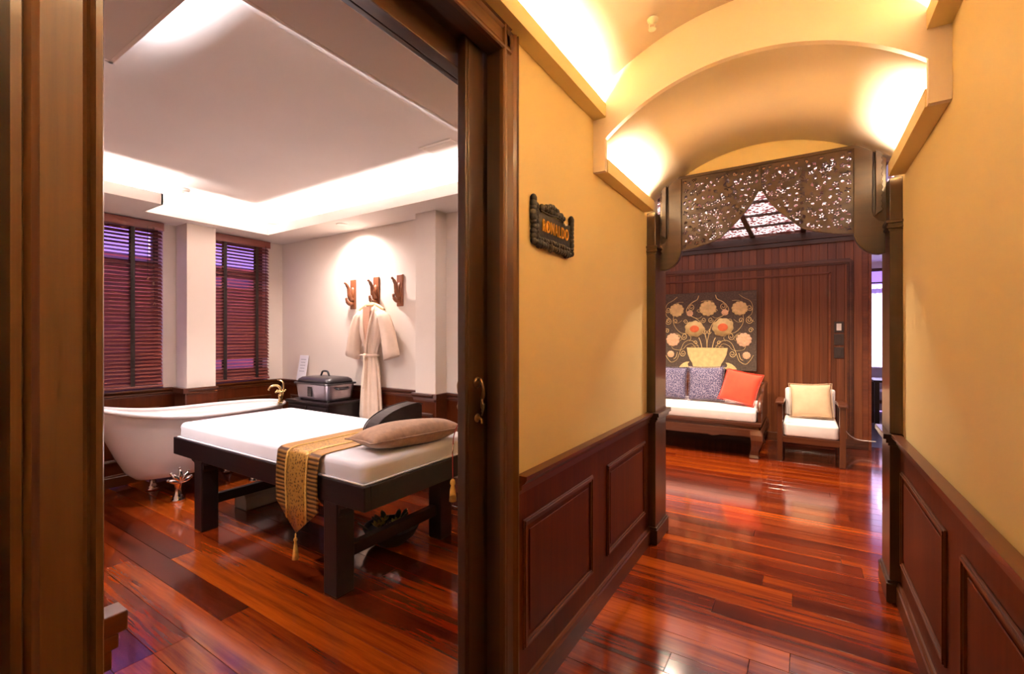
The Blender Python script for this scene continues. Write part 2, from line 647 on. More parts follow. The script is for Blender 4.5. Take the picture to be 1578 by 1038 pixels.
def vault(apex, rad, y0, y1, name, mat):
    top = [(XM + HW * (-1 + 2 * i / N), arc(apex, rad, HW * (-1 + 2 * i / N))) for i in range(N + 1)]
    poly = top + [(XR, 3.05), (XL, 3.05)]
    mb = MB()
    low0 = [(p[0], y0, p[1]) for p in top]
    low1 = [(p[0], y1, p[1]) for p in top]
    hi0 = [(p[0], y0, p[1] + 0.06) for p in top]
    hi1 = [(p[0], y1, p[1] + 0.06) for p in top]
    rings = [[low0[i], low1[i], hi1[i], hi0[i]] for i in range(N + 1)]
    mb.loft(rings)
    return mb.build(name, mat, smooth=False)


v1 = vault(A1, R1, -2.0, YS, 'ceiling', 'vault_plaster')
struct(v1, 'tall cream barrel vault over the near half of the corridor', 'ceiling')
v2 = vault(A2, R2, YS + 0.03, 3.30, 'ceiling', 'vault_plaster')
struct(v2, 'lower cream barrel vault in front of the carved archway', 'ceiling')
for v in (v1, v2):
    for p in v.data.polygons:
        p.use_smooth = abs(p.normal.y) < 0.5

# step wall between the two vaults
mb = MB()
rings = []
xs = [-HW, -0.615] + [0.615 * (-1 + 2 * i / N) for i in range(1, N)] + [0.615, HW]
for dx in xs:
    lo = 2.262 if abs(dx) >= 0.6149 else arc(A2, R2, dx)
    hi = arc(A1, R1, dx) + 0.03
    rings.append([(XM + dx, YS, lo), (XM + dx, YS + 0.03, lo), (XM + dx, YS + 0.03, hi), (XM + dx, YS, hi)])
# duplicate edge so the pier steps straight down
mb.loft([rings[0], [(XM - 0.615, YS, 2.262), (XM - 0.615, YS + 0.03, 2.262), (XM - 0.615, YS + 0.03, arc(A1, R1, 0.615) + 0.03), (XM - 0.615, YS, arc(A1, R1, 0.615) + 0.03)]])
mid = []
for i in range(N + 1):
    dx = 0.615 * (-1 + 2 * i / N)
    lo, hi = arc(A2, R2, dx), arc(A1, R1, dx) + 0.03
    mid.append([(XM + dx, YS, lo), (XM + dx, YS + 0.03, lo), (XM + dx, YS + 0.03, hi), (XM + dx, YS, hi)])
mb.loft(mid)
e = 0.615
mb.loft([[(XM + e, YS, 2.262), (XM + e, YS + 0.03, 2.262), (XM + e, YS + 0.03, arc(A1, R1, e) + 0.03), (XM + e, YS, arc(A1, R1, e) + 0.03)], rings[-1]])
struct(mb.build('wall_arch', 'vault_plaster'), 'yellow arched step between the tall vault and the lower vault', 'wall')
# lunette over the carved transom
struct(B(XL, XR, 3.302, PY1, 2.515, 3.0).build('wall_lunette', 'corridor_paint'), 'yellow half-moon wall above the carved wooden archway', 'wall')

# cornice ledges with cove fascia (left and right, high and low)
for side, x0, sg in (('left', XL, 1), ('right', XR, -1)):
    for y0, y1, zb, zt, wd in ((-2.0, YS, 2.53, 2.60, 'high'), (YS + 0.03, 3.09, 2.262, 2.33, 'low')):
        xo = x0 + sg * 0.069
        pts = [(x0, zb), (xo, zb), (xo, zt), (xo - sg * 0.012, zt), (xo - sg * 0.012, zb + 0.012), (x0, zb + 0.012)]
        o = MB().prism(pts, 'y', y0, y1).build('trim_2', 'corridor_paint', bevel=0.001, seg=1)
        struct(o, '%s yellow cove ledge on the %s corridor wall under the %s vault' % (wd, side, 'tall' if wd == 'high' else 'lower'), 'cornice')


# ---- wainscot builder --------------------------------------------
def frame_moulding(mb, axis, face, sg, a0, a1, z0, z1, wdt=0.028, dep=0.014):
    """raised rectangular moulding on a wall; axis = wall running direction, face = wall coordinate, sg = outward sign"""
    def bx(p0, p1, q0, q1, d):
        lo, hi = sorted((face, face + sg * d))
        if axis == 'y':
            mb.box(lo, hi, p0, p1, q0, q1)
        else:
            mb.box(p0, p1, lo, hi, q0, q1)
    for d, w0, w1 in ((dep * 0.6, 0, wdt), (dep, wdt * 0.2, wdt * 0.6)):
        bx(a0 + w0, a1 - w0, z1 - w1, z1 - w0, d)
        bx(a0 + w0, a1 - w0, z0 + w0, z0 + w1, d)
        bx(a0 + w0, a0 + w1, z0 + w1, z1 - w1, d)
        bx(a1 - w1, a1 - w0, z0 + w1, z1 - w1, d)


RAIL = [(0, 0.828), (0.012, 0.828), (0.012, 0.842), (0.022, 0.848), (0.022, 0.862), (0.034, 0.872), (0.044, 0.886), (0.044, 0.9), (0, 0.9)]
BASE = [(0, 0), (0.022, 0), (0.022, 0.088), (0.016, 0.094), (0.016, 0.104), (0.010, 0.112), (0, 0.112)]


def profile(name, prof, axis, face, sg, a0, a1, mat, parent, off=0.0):
    pts = [(face + sg * (p[0] + off), p[1]) for p in prof]
    mb = MB()
    if axis == 'y':
        mb.prism(pts, 'y', a0, a1)
    else:
        mb.prism(pts, 'x', a0, a1)
    return mb.build(name, mat, parent)


def wainscot(num, label, axis, face, sg, a0, a1, panels, mats=('wainscot_z', 'wainscot_y')):
    t = thing('trim_%d' % num, label, 'wainscot', kind='structure')
    lo, hi = sorted((face, face + sg * 0.010))
    if axis == 'y':
        B(lo, hi, a0, a1, 0, 0.85).build('panel_board', mats[0], t)
    else:
        B(a0, a1, lo, hi, 0, 0.85).build('panel_board', mats[0], t)
    for p0, p1 in panels:
        mb = MB()
        frame_moulding(mb, axis, face + sg * 0.010, sg, p0, p1, 0.225, 0.72)
        mb.build('panel_moulding', mats[1], t, bevel=0.002, seg=1)
        lo, hi = sorted((face + sg * 0.010, face + sg * 0.015))
        if axis == 'y':
            B(lo, hi, p0 + 0.05, p1 - 0.05, 0.275, 0.67).build('raised_panel', mats[0], t, bevel=0.004, seg=1)
        else:
            B(p0 + 0.05, p1 - 0.05, lo, hi, 0.275, 0.67).build('raised_panel', mats[0], t, bevel=0.004, seg=1)
    profile('chair_rail', RAIL, axis, face, sg, a0, a1, mats[1], t, 0.008)
    profile('baseboard', BASE, axis, face, sg, a0, a1, mats[1], t, 0.008)
    return t


wainscot(3, 'red-brown wood wainscot with framed panels on the left corridor wall', 'y', XL, 1, 1.443, PY0, [(1.48, 2.157), (2.36, 3.06)])
wainscot(4, 'red-brown wood wainscot with framed panels on the right corridor wall', 'y', XR, -1, -2.0, PY0, [(-0.6, 0.2), (0.4, 1.1), (1.27, 2.01), (2.22, 3.08)])
wr = ('wainscot_z', 'wainscot_x')
wainscot(5, 'dark brown wainscot along the wall behind the hanging robe', 'x', YB, -1, -5.48, -3.065, [(-5.30, -4.70), (-4.55, -3.95), (-3.80, -3.20)], wr)
wainscot(6, 'dark brown wainscot on the back wall right of the cream pilaster', 'x', YB, -1, -2.805, -1.09, [(-2.6, -2.0), (-1.85, -1.25)], wr)
wainscot(7, 'dark brown wainscot wrapped round the cream pilaster beside the robe', 'x', 3.10, -1, -3.065, -2.805, [(-3.04, -2.83)], wr)
wainscot(8, 'dark brown wainscot below the left wooden blind', 'y', XW, 1, -0.55, 2.095, [(0.1, 0.9), (1.05, 1.95)], ('wainscot_z', 'wainscot_y'))
wainscot(9, 'dark brown wainscot round the white column between the blinds', 'y', -5.25, 1, 2.095, 2.375, [(2.12, 2.35)], ('wainscot_z', 'wainscot_y'))
wainscot(10, 'dark brown wainscot below the right wooden blind', 'y', XW, 1, 2.375, 3.23, [(2.5, 3.1)], ('wainscot_z', 'wainscot_y'))
# returns on pilaster and column sides
mb = MB()
mb.box(-2.805, -2.795, 3.09, 3.24, 0, 0.85)
mb.box(-2.805, -2.765, 3.06, 3.24, 0.85, 0.9)
struct(mb.build('trim_11', 'wainscot_x', bevel=0.002), 'dark wainscot return on the right side of the cream pilaster', 'wainscot')
mb = MB()
mb.box(-5.48, -5.235, 2.08, 2.094, 0, 0.85)
mb.box(-5.45, -5.20, 2.05, 2.094, 0.85, 0.9)
struct(mb.build('trim_12', 'wainscot_x', bevel=0.002), 'dark wainscot return on the near side of the white column', 'wainscot')
# inner chair rail end that peeks past the left door casing
mb = MB()
for d, z0, z1 in ((0.026, 0.80, 0.835), (0.036, 0.835, 0.862), (0.05, 0.862, 0.9)):
    mb.box(-1.08 - d, -1.08, 0.10, 0.285 + d, z0, z1)
mb.box(-1.098, -1.08, 0.1, 0.285, 0, 0.80)
struct(mb.build('trim_13', 'wainscot_y', bevel=0.003), 'short dark moulded rail end beside the left door casing near the floor', 'chair rail')

# ---- treatment room shell ----------------------------------------
o = MB()
o.box(-5.7, -1.08, YB, 3.35, 0, 2.95)
o.box(-3.06, -2.81, 3.10, YB, 0, 2.57)
struct(o.build('wall_back', 'room_paint', bevel=0.004), 'cream back wall with a pilaster, holding the robe hooks', 'wall')
o = MB()
o.box(-5.7, XW, -0.7, 3.3, 0, 0.90)
o.box(-5.7, XW, -0.7, 0.75, 0.90, 2.95)
o.box(-5.7, XW, 1.985, 2.46, 0.90, 2.95)
o.box(-5.7, XW, 3.06, 3.3, 0.90, 2.95)
o.box(-5.7, XW, 0.75, 1.985, 2.56, 2.95)
o.box(-5.7, XW, 2.46, 3.06, 2.56, 2.95)
o.box(XW, -5.25, 2.10, 2.37, 0, 2.57)
struct(o.build('wall_window', 'room_paint', bevel=0.004), 'cream window wall with a square column between two blinds', 'wall')
struct(B(-5.7, -1.08, -0.7, -0.55, 0, 2.95).build('wall_side', 'room_paint'), 'cream side wall of the treatment room hidden by the door casing', 'wall')

# soffit ring with cove lip
ZS = 2.57
o = MB()
for x0, x1, y0, y1 in ((-1.61, -1.08, -0.55, YB), (-2.45, -1.61, -0.55, 0.70), (-5.5, -2.45, -0.55, -0.1), (-5.5, -1.61, 2.85, YB), (-5.5, -5.1, 1.69, 2.85), (-5.5, -4.70, -0.1, 1.69)):
    o.box(x0, x1, y0, y1, ZS, ZS + 0.03)
struct(o.build('ceiling', 'soffit_paint'), 'dropped cream soffit round the treatment room tray ceiling', 'ceiling')
o = MB()
path = [(-1.61, 0.70), (-1.61, 2.85), (-5.1, 2.85), (-5.1, 1.69), (-4.70, 1.69), (-4.70, -0.1), (-2.45, -0.1), (-2.45, 0.70)]
for i in range(len(path)):
    (xa, ya), (xb, yb) = path[i], path[(i + 1) % len(path)]
    o.box(min(xa, xb) - 0.008, max(xa, xb) + 0.008, min(ya, yb) - 0.008, max(ya, yb) + 0.008, ZS - 0.001, ZS + 0.095)
struct(o.build('trim_14', 'soffit_paint'), 'cream cove lip stepping round the tray ceiling', 'cornice')
struct(B(-5.5, -1.08, -0.55, YB, 2.80, 2.84).build('ceiling', 'room_ceiling'), 'white tray ceiling above the massage bed', 'ceiling')


# ---- windows with blinds -----------------------------------------
def window(n, y0, y1, label):
    t = thing('window_%d' % n, label, 'window', kind='structure')
    z0, z1 = 0.90, 2.56
    mb = MB()
    mb.box(-5.66, -5.61, y0, y0 + 0.05, z0, z1)
    mb.box(-5.66, -5.61, y1 - 0.05, y1, z0, z1)
    mb.box(-5.66, -5.61, y0, y1, z0, z0 + 0.05)
    mb.box(-5.66, -5.61, y0, y1, z1 - 0.05, z1)
    mb.box(-5.66, -5.61, y0, y1, 2.12, 2.18)
    mb.build('window_frame', 'window_frame_paint', t, bevel=0.004)
    B(-5.64, -5.632, y0 + 0.05, y1 - 0.05, z0 + 0.05, 2.12).build('pane', 'window_glass', t)
    B(-5.64, -5.632, y0 + 0.05, y1 - 0.05, 2.18, z1 - 0.05).build('pane', 'window_glass', t)
    B(-5.61, -5.47, y0, y1, 0.88, 0.905).build('window_sill', 'wainscot_y', t, bevel=0.004)


window(1, 0.75, 1.985, 'tall left window behind the wider wooden blind')
window(2, 2.46, 3.06, 'tall narrow window behind the right wooden blind')
struct(B(-7.2, -7.0, -2.0, 5.0, -0.2, 2.42).build('wall_outside', 'outside_render'), 'reddish neighbouring wall glimpsed through the blinds', 'wall')


# ---- doorway casing, jamb and sliding leaf -----------------------
def casing_profile(a0, a1):
    """profile (a, depth) of a fluted flat casing between a0 and a1"""
    W = a1 - a0
    p = []
    seq = [(0, 0.0), (0, 0.020), (0.10, 0.024), (0.13, 0.016), (0.20, 0.022), (0.27, 0.016), (0.30, 0.013),
           (0.76, 0.013), (0.79, 0.019), (0.85, 0.012), (0.89, 0.022), (0.97, 0.022), (1.0, 0.016), (1.0, 0.0)]
    for s, d in seq:
        p.append((a0 + s * W, d))
    return p


t = thing('trim_15', 'broad brown fluted door casing framing the view into the treatment room', 'door casing', kind='structure')
pr = [(XL + d, a) for a, d in casing_profile(0.150, 0.248)]
MB().prism([(p[0], p[1]) for p in pr], 'z', 0, 2.54).build('casing', 'casing_wood', t)
pr = [(XL + d, a) for a, d in casing_profile(1.442, 1.342)]
MB().prism([(p[0], p[1]) for p in pr], 'z', 0, 2.54).build('casing', 'casing_wood', t)
pr = [(XL + d, a) for a, d in casing_profile(2.54, 2.44)]
MB().prism(pr, 'y', 0.20, 1.39).build('head_casing', 'casing_wood_y', t)
B(-0.967, XL, 1.342, 1.37, 0, 2.44).build('jamb', 'walnut', t)
B(-1.08, XL, 0.152, 0.236, 0, 2.56).build('jamb', 'walnut', t)
B(-0.967, XL, 0.236, 1.37, 2.44, 2.56).build('head_jamb', 'walnut_y', t)
B(-1.08, -1.03, 0.236, 1.37, 2.37, 2.56).build('head_jamb', 'walnut_y', t, bevel=0.003)
B(-1.03, -0.967, 0.236, 1.37, 2.47, 2.56).build('track', 'walnut_y', t)
B(-1.08, -1.03, 1.345, 1.37, 0, 2.37).build('jamb', 'walnut', t)
B(-1.105, -1.08, 1.345, 1.44, 0, 2.46).build('casing', 'walnut', t, bevel=0.004)
B(-1.105, -1.08, 0.15, 1.345, 2.37, 2.46).build('head_casing', 'walnut_y', t, bevel=0.004)

d1 = thing('door_1', 'dark walnut sliding door leaf half drawn out of its wall pocket', 'door', (-1.0, 1.236, 0), kind='structure')
B(-0.018, 0.018, 0.0, 1.05, 0.004, 2.462).build('leaf', 'walnut', d1, bevel=0.003)
B(-0.0215, 0.0215, 0.012, 0.10, 0.02, 2.45).build('stile', 'walnut', d1, bevel=0.003)
for sg in (1, -1):
    f = sg * 0.0215
    mb = MB()
    mb.lathe([(0.004, 0), (0.018, 0.001 * sg), (0.020, 0.004 * sg), (0.012, 0.008 * sg), (0.004, 0.010 * sg)], 14, (f, 0.058, 1.255), 'x')
    mb.lathe([(0.004, 0), (0.014, 0.001 * sg), (0.016, 0.004 * sg), (0.010, 0.007 * sg), (0.003, 0.009 * sg)], 14, (f, 0.058, 1.13), 'x')
    pl = mb.build('rosette', 'dark_bronze', d1, smooth=True)
    pts = [(f + sg * 0.006, 0.058, 1.262), (f + sg * 0.022, 0.052, 1.268), (f + sg * 0.034, 0.050, 1.245), (f + sg * 0.033, 0.054, 1.215), (f + sg * 0.022, 0.060, 1.19), (f + sg * 0.020, 0.064, 1.165)]
    MB().tube(spline(pts, 5), [0.005] * 14 + [0.006] * 6 + [0.005] * 6, 8).build('pull_handle', 'dark_bronze', d1, smooth=True)
    mb = MB()
    for k in range(3):
        q = [(f + sg * (0.021 + 0.004 * k), 0.056 + 0.005 * k, 1.205 - 0.012 * k), (f + sg * (0.030 + 0.004 * k), 0.050, 1.19 - 0.012 * k), (f + sg * (0.026), 0.054, 1.165 - 0.012 * k)]
        mb.tube(spline(q, 4), 0.0025, 6)
    mb.build('scroll_leaf', 'dark_bronze', d1, smooth=True)
    q = [(f + sg * 0.006, 0.058, 1.13), (f + sg * 0.022, 0.056, 1.128), (f + sg * 0.026, 0.055, 1.112)]
    MB().tube(spline(q, 4), 0.004, 8).build('thumb_turn', 'dark_bronze', d1, smooth=True)

# ---- portal posts -------------------------------------------------
for lab, x0, x1, sg in (('left post of the carved archway standing at the end of the yellow wall', XL, -0.852, 1), ('right post of the carved archway standing beside the right wainscot', XR, 0.39, -1)):
    t = thing('trim_16', 'dark walnut ' + lab, 'post', ((x0 + x1) / 2, 3.29, 0), kind='structure')
    hx = abs(x1 - x0) / 2
    hy = (PY1 - PY0) / 2

    def ring(name, z0, z1, g, mat='walnut', layers=None):
        mb = MB()
        for a, b_, e_ in (layers or [(z0, z1, g)]):
            lo, hi = -hx, hx
            if sg > 0:
                hi += e_
            else:
                lo -= e_
            mb.box(lo, hi, -hy - e_, hy + e_, a, b_)
        mb.build(name, mat, t, bevel=0.003)
    ring('shaft', 0, 2.27, 0)
    ring('plinth', 0, 0, 0, 'walnut', [(0, 0.10, 0.016), (0.10, 0.115, 0.009)])
    ring('rail_band', 0, 0, 0, 'walnut', [(0.835, 0.85, 0.008), (0.85, 0.872, 0.018), (0.872, 0.90, 0.03)])
    ring('capital', 0, 0, 0, 'walnut', [(1.985, 1.998, 0.006), (1.998, 2.012, 0.014), (2.012, 2.026, 0.008), (2.026, 2.042, 0.018)])

# ---- lounge shell ---------------------------------------------------
wb = thing('wall_lounge', 'red-brown plank panelled lounge wall behind the daybed', 'wall', kind='structure')
B(-4.0, 0.712, YW + 0.012, YW + 0.15, 0, 2.9).build('backing', 'panel_trim', wb)
src = None
x = -2.54
while x < 0.61:
    if src is None:
        src = B(0.001, 0.0895, -0.012, 0, 0.1, 2.80).build('plank', 'panel_wood', wb, loc=(x, YW + 0.012, 0), bevel=0.002, seg=1)
    else:
        share('plank', src, wb, (x, YW + 0.012, 0))
    x += 0.0905
f = YW
mb = MB()
for x0, x1, z0, z1, d in ((-4, 0.52, 2.37, 2.40, 0.03), (-4, 0.52, 2.35, 2.37, 0.02), (-4, 0.50, 2.40, 2.42, 0.018)):
    mb.box(x0, x1, f - d, f, z0, z1)
for x0, x1, d in ((0.49, 0.52, 0.03), (0.47, 0.49, 0.02), (0.52, 0.535, 0.018)):
    mb.box(x0, x1, f - d, f, 0.1, 2.385)
mb.build('outer_moulding', 'rosewood', wb, bevel=0.003)
mb = MB()
mb.box(-4, 0.30, f - 0.016, f, 2.235, 2.26)
mb.box(0.275, 0.30, f - 0.016, f, 0.1, 2.26)
mb.build('inner_moulding', 'panel_trim', wb, bevel=0.004)
mb = MB()
mb.box(-4, 0.685, f - 0.05, f, 2.70, 2.80)
mb.box(-4, 0.685, f - 0.03, f, 2.64, 2.70)
mb.build('crown_moulding', 'walnut_x', wb, bevel=0.004)
B(-4, 0.685, f - 0.018, f + 0.01, 0, 0.115).build('baseboard', 'rosewood', wb, bevel=0.004)
B(0.685, 0.716, f - 0.02, f + 0.15, 0, 2.8).build('corner_post', 'panel_trim', wb, bevel=0.004)

struct(B(-4.1, -1.08, 3.36, PY1, 0, 2.95).build('wall_lounge_front', 'room_paint'), 'lounge wall beside the archway, facing the daybed', 'wall')
struct(B(XR + 0.1, 3.1, 3.33, PY1, 0, 2.95).build('wall_lounge_front', 'room_paint'), 'lounge wall right of the archway, facing the armchair', 'wall')
struct(B(-4.1, -4.0, PY1, 7.4, 0, 2.95).build('wall_lounge_left', 'room_paint'), 'left end wall of the lounge out of view', 'wall')
struct(B(3.0, 3.1, PY1, 11.3, 0, 2.95).build('wall_lounge_right', 'room_paint'), 'right side wall of the lounge out of view', 'wall')
o = MB()
o.box(-0.2, 0.55, 11.2, 11.35, 0, 2.95)
o.box(2.4, 3.1, 11.2, 11.35, 0, 2.95)
o.box(0.55, 2.4, 11.2, 11.35, 2.75, 2.95)
o.box(0.55, 2.4, 11.2, 11.35, 0, 0.75)
struct(o.build('wall_sunroom', 'room_paint'), 'pale wall round the bright window beyond the lounge', 'wall')
struct(B(0.64, 0.70, YW + 0.15, 11.2, 0, 2.95).build('wall_sunroom_left', 'white_plaster'), 'pale side wall of the bright room beyond the lounge', 'wall')
t = thing('window_3', 'bright curtained window seen through the narrow gap beyond the lounge', 'window', kind='structure')
mb = MB()
for a in ((0.55, 0.61, 0.75, 2.75), (2.34, 2.4, 0.75, 2.75), (0.55, 2.4, 0.75, 0.81), (0.55, 2.4, 2.69, 2.75), (0.55, 2.4, 2.35, 2.42), (1.45, 1.5, 0.75, 2.75)):
    mb.box(a[0], a[1], 11.24, 11.3, a[2], a[3])
mb.build('window_frame', 'rosewood', t, bevel=0.004)
for x0, x1 in ((0.61, 1.45), (1.5, 2.34)):
    B(x0, x1, 11.262, 11.27, 0.81, 2.35).build('pane', 'window_glass', t)
    B(x0, x1, 11.262, 11.27, 2.42, 2.69).build('pane', 'window_glass', t)
B(0.5, 2.45, 11.1, 11.24, 0.70, 0.75).build('window_sill', 'rosewood', t, bevel=0.004)

# lounge ceiling: backlit lace panels between dark beams
ZC = 2.81
cl = thing('ceiling', 'backlit lace-patterned ceiling panels between dark beams over the lounge', 'ceiling', kind='structure')
B(-4.1, 3.1, 3.3, 11.35, ZC + 0.06, ZC + 0.12).build('deck', 'white_plaster', cl)
psrc = None
for i in range(7):
    for j in range(6):
        xx, yy = -2.4 + 0.6 * i, 3.6 + 0.6 * j
        if psrc is None:
            psrc = B(0.03, 0.57, 0.03, 0.57, 0.03, 0.045).build('ceiling_panel', 'lit_lace_panel', cl, loc=(xx, yy, ZC))
        else:
            share('ceiling_panel', psrc, cl, (xx, yy, ZC))
for i in range(8):
    xx = -2.4 + 0.6 * i
    B(-0.03, 0.03, 3.43, 7.2, 0, 0.06).build('beam', 'walnut_y', cl, loc=(xx, 0, ZC), bevel=0.004)
for j in range(7):
    yy = 3.6 + 0.6 * j
    if yy > 7.15:
        continue
    B(-4, 2.0, -0.022, 0.022, 0.008, 0.06).build('beam', 'walnut_x', cl, loc=(0, yy, ZC), bevel=0.004)
B(0.735, 3.0, 7.55, 7.75, 2.55, ZC + 0.06).build('lintel_beam', 'rosewood', cl, bevel=0.004)

# ================================================================== OBJECTS
# ---- carved transom of the archway ---------------------------------
def lattice_mesh(sign):
    """marching squares over a carved floral fretwork, half of the panel"""
    rng = random.Random(11 if sign < 0 else 23)
    W, ZT = 0.478, 2.503
    step = 0.0034
    lx = [0, .05, .1, .135, .225, .3, .38, .48]
    lz = [2.36, 2.265, 2.2, 2.165, 2.075, 2.045, 2.025, 2.01]
    xs = np.arange(0, W + step, step)
    zs = np.arange(2.0, ZT + step, step)
    X, Z = np.meshgrid(xs, zs, indexing='ij')
    low = np.interp(X, lx, lz)
    slope = np.gradient(low, step, axis=0)
    reg = np.minimum((Z - low) / np.sqrt(1 + slope ** 2), np.minimum(ZT - Z, W - X))
    hole = np.full_like(X, 1.0)
    cent = []
    tries = 0
    while tries < 6000 and len(cent) < 230:
        tries += 1
        cx, cz = rng.uniform(0.012, W - 0.016), rng.uniform(2.02, ZT - 0.016)
        if cz - np.interp(cx, lx, lz) < 0.022:
            continue
        if all((cx - a) ** 2 + (cz - b_) ** 2 > 0.0305 ** 2 for a, b_ in cent):
            cent.append((cx, cz))
    for cx, cz in cent:
        kind = rng.random()
        rot = rng.uniform(0, 6.28)
        if kind < 0.55:
            k = rng.choice((4, 5))
            pet = [(rot + 2 * math.pi * i / k, 0.0105, 0.0072, 0.0046) for i in range(k)]
        elif kind < 0.85:
            pet = [(rot + 0.8 * i, 0.009, 0.0105, 0.0042) for i in (-1, 0, 1)]
        else:
            pet = [(rot, 0.0, 0.011, 0.009)]
        for a, dd, ra, rb in pet:
            px, pz = cx + dd * math.cos(a), cz + dd * math.sin(a)
            i0, i1 = max(0, int((px - 0.03) / step)), int((px + 0.03) / step) + 1
            j0, j1 = max(0, int((pz - 0.03 - 2.0) / step)), int((pz + 0.03 - 2.0) / step) + 1
            sx, sz = X[i0:i1, j0:j1] - px, Z[i0:i1, j0:j1] - pz
            u = sx * math.cos(a) + sz * math.sin(a)
            v_ = -sx * math.sin(a) + sz * math.cos(a)
            q = (np.sqrt((u / ra) ** 2 + (v_ / rb) ** 2) - 1) * rb
            hole[i0:i1, j0:j1] = np.minimum(hole[i0:i1, j0:j1], q)
    F = np.minimum(reg, np.maximum(hole, 0.013 - reg))
    verts, vid, faces = [], {}, []

    def vert(key, x, z):
        if key not in vid:
            vid[key] = len(verts)
            verts.append((sign * x, 0, z))
        return vid[key]
    nx, nz = F.shape
    Fl = F.tolist()
    for i in range(nx - 1):
        for j in range(nz - 1):
            c = [(i, j), (i + 1, j), (i + 1, j + 1), (i, j + 1)]
            f4 = [Fl[a][b_] for a, b_ in c]
            if max(f4) <= 0:
                continue
            poly = []
            for k in range(4):
                a, b_ = c[k], c[(k + 1) % 4]
                fa, fb = f4[k], f4[(k + 1) % 4]
                if fa > 0:
                    poly.append(vert(a, xs[a[0]], zs[a[1]]))
                if (fa > 0) != (fb > 0):
                    t_ = fa / (fa - fb)
                    key = tuple(sorted((a, b_)))
                    poly.append(vert(key, xs[a[0]] + t_ * (xs[b_[0]] - xs[a[0]]), zs[a[1]] + t_ * (zs[b_[1]] - zs[a[1]])))
            if len(poly) >= 3:
                faces.append(tuple(poly))
    return verts, faces


tr_ = thing('carved_transom', 'brown fretwork wooden arch screen hanging between the two archway posts', 'carved screen', (-0.231, 3.28, 0))
for s in (-1, 1):
    vs_, fs_ = lattice_mesh(s)
    MB().add(vs_, fs_).build('fretwork_panel', 'carved_teak', tr_, solid=0.022)
    st = [(0.475, 2.517), (0.475, 2.0), (0.487, 1.962), (0.505, 1.93), (0.53, 1.905), (0.56, 1.888), (0.59, 1.882), (0.6165, 1.884), (0.6165, 2.06), (0.585, 2.075), (0.565, 2.10), (0.56, 2.13), (0.56, 2.46), (0.553, 2.485), (0.54, 2.503), (0.52, 2.514)]
    MB().prism([(s * a, b_) for a, b_ in st], 'y', -0.022, 0.02).build('side_stile', 'carved_teak', tr_, bevel=0.003)
    # scalloped finial board standing between stile and post
    sc = [(0.572, 2.10)]
    n = 14
    for k in range(n):
        z = 2.12 + k * 0.030
        sc += [(0.600, z), (0.604, z + 0.010), (0.596, z + 0.022)]
    sc += [(0.598, 2.56), (0.588, 2.575), (0.578, 2.565), (0.570, 2.53)]
    MB().prism([(s * a, b_) for a, b_ in sc], 'y', -0.05, -0.024).build('scalloped_finial', 'carved_teak', tr_, bevel=0.002, seg=1)
    B(min(s * 0.562, s * 0.621), max(s * 0.562, s * 0.621), -0.015, 0.015, 2.045, 2.58).build('corner_block', 'walnut', tr_, bevel=0.003)
B(-0.52, 0.52, -0.024, 0.02, 2.501, 2.519).build('top_rail', 'carved_teak', tr_, bevel=0.003)
B(-0.008, 0.008, -0.016, 0.016, 2.34, 2.502).build('centre_bead', 'carved_teak', tr_, bevel=0.004)

# ---- wall sign --------------------------------------------------------
sg_ = thing('wall_sign', 'small black carved name sign with gold letters on the yellow wall', 'sign', (XL + 0.001, 1.735, 1.79))
# local: x out of wall, y along corridor, z up. size .37 x .185
fr = MB()
w2 = 0.185
fr.box(0.0, 0.014, -w2 + 0.02, w2 - 0.02, 0.005, 0.135)
fr.build('board', 'black_lacquer', sg_, bevel=0.003)
rng = random.Random(3)
mb = MB()


def scallop(p0, p1, n, r0, depth):
    for k in range(n):
        t_ = (k + 0.5) / n
        p = Vector(p0).lerp(Vector(p1), t_)
        r = r0 * rng.uniform(0.75, 1.25)
        mb.ball((0.012, p.x, p.y), (depth, r, r * rng.uniform(0.8, 1.2)), 8, 5)


scallop((-w2 + 0.012, 0.0), (-w2 + 0.012, 0.185), 10, 0.017, 0.014)
scallop((-w2 + 0.036, 0.0), (-w2 + 0.036, 0.16), 8, 0.015, 0.012)
scallop((w2 - 0.012, 0.0), (w2 - 0.012, 0.17), 9, 0.016, 0.014)
scallop((-w2 + 0.02, 0.006), (w2 - 0.02, 0.0), 16, 0.016, 0.014)
scallop((-w2 + 0.04, 0.024), (w2 - 0.04, 0.022), 12, 0.013, 0.012)
scallop((-0.115, 0.15), (-0.02, 0.178), 5, 0.014, 0.013)
scallop((-0.02, 0.178), (0.10, 0.148), 6, 0.014, 0.013)
scallop((-0.08, 0.155), (0.06, 0.155), 6, 0.014, 0.012)
mb.build('carved_frame', 'black_lacquer', sg_, smooth=True)
MB().tube(spline([(0.018, -0.125, 0.138), (0.019, -0.05, 0.136), (0.019, 0.02, 0.142), (0.018, 0.08, 0.134)], 6), 0.0035, 6).build('arched_bead', 'black_lacquer', sg_, smooth=True)


def text_mesh(body, size, extrude, name, mat, parent, matrix, bold=0.0):
    cu = bpy.data.curves.new(name, 'FONT')
    cu.body = body
    cu.size = size
    cu.extrude = extrude
    cu.offset = bold
    cu.space_character = 1.2
    cu.align_x = 'CENTER'
    tmp = bpy.data.objects.new(name, cu)
    C.objects.link(tmp)
    dg = bpy.context.evaluated_depsgraph_get()
    dg.update()
    me = bpy.data.meshes.new_from_object(tmp.evaluated_get(dg))
    bpy.data.objects.remove(tmp)
    bpy.data.curves.remove(cu)
    me.transform(matrix)
    me.materials.clear()
    me.materials.append(MATS[mat])
    o = bpy.data.objects.new(name, me)
    C.objects.link(o)
    o.parent = parent
    return o


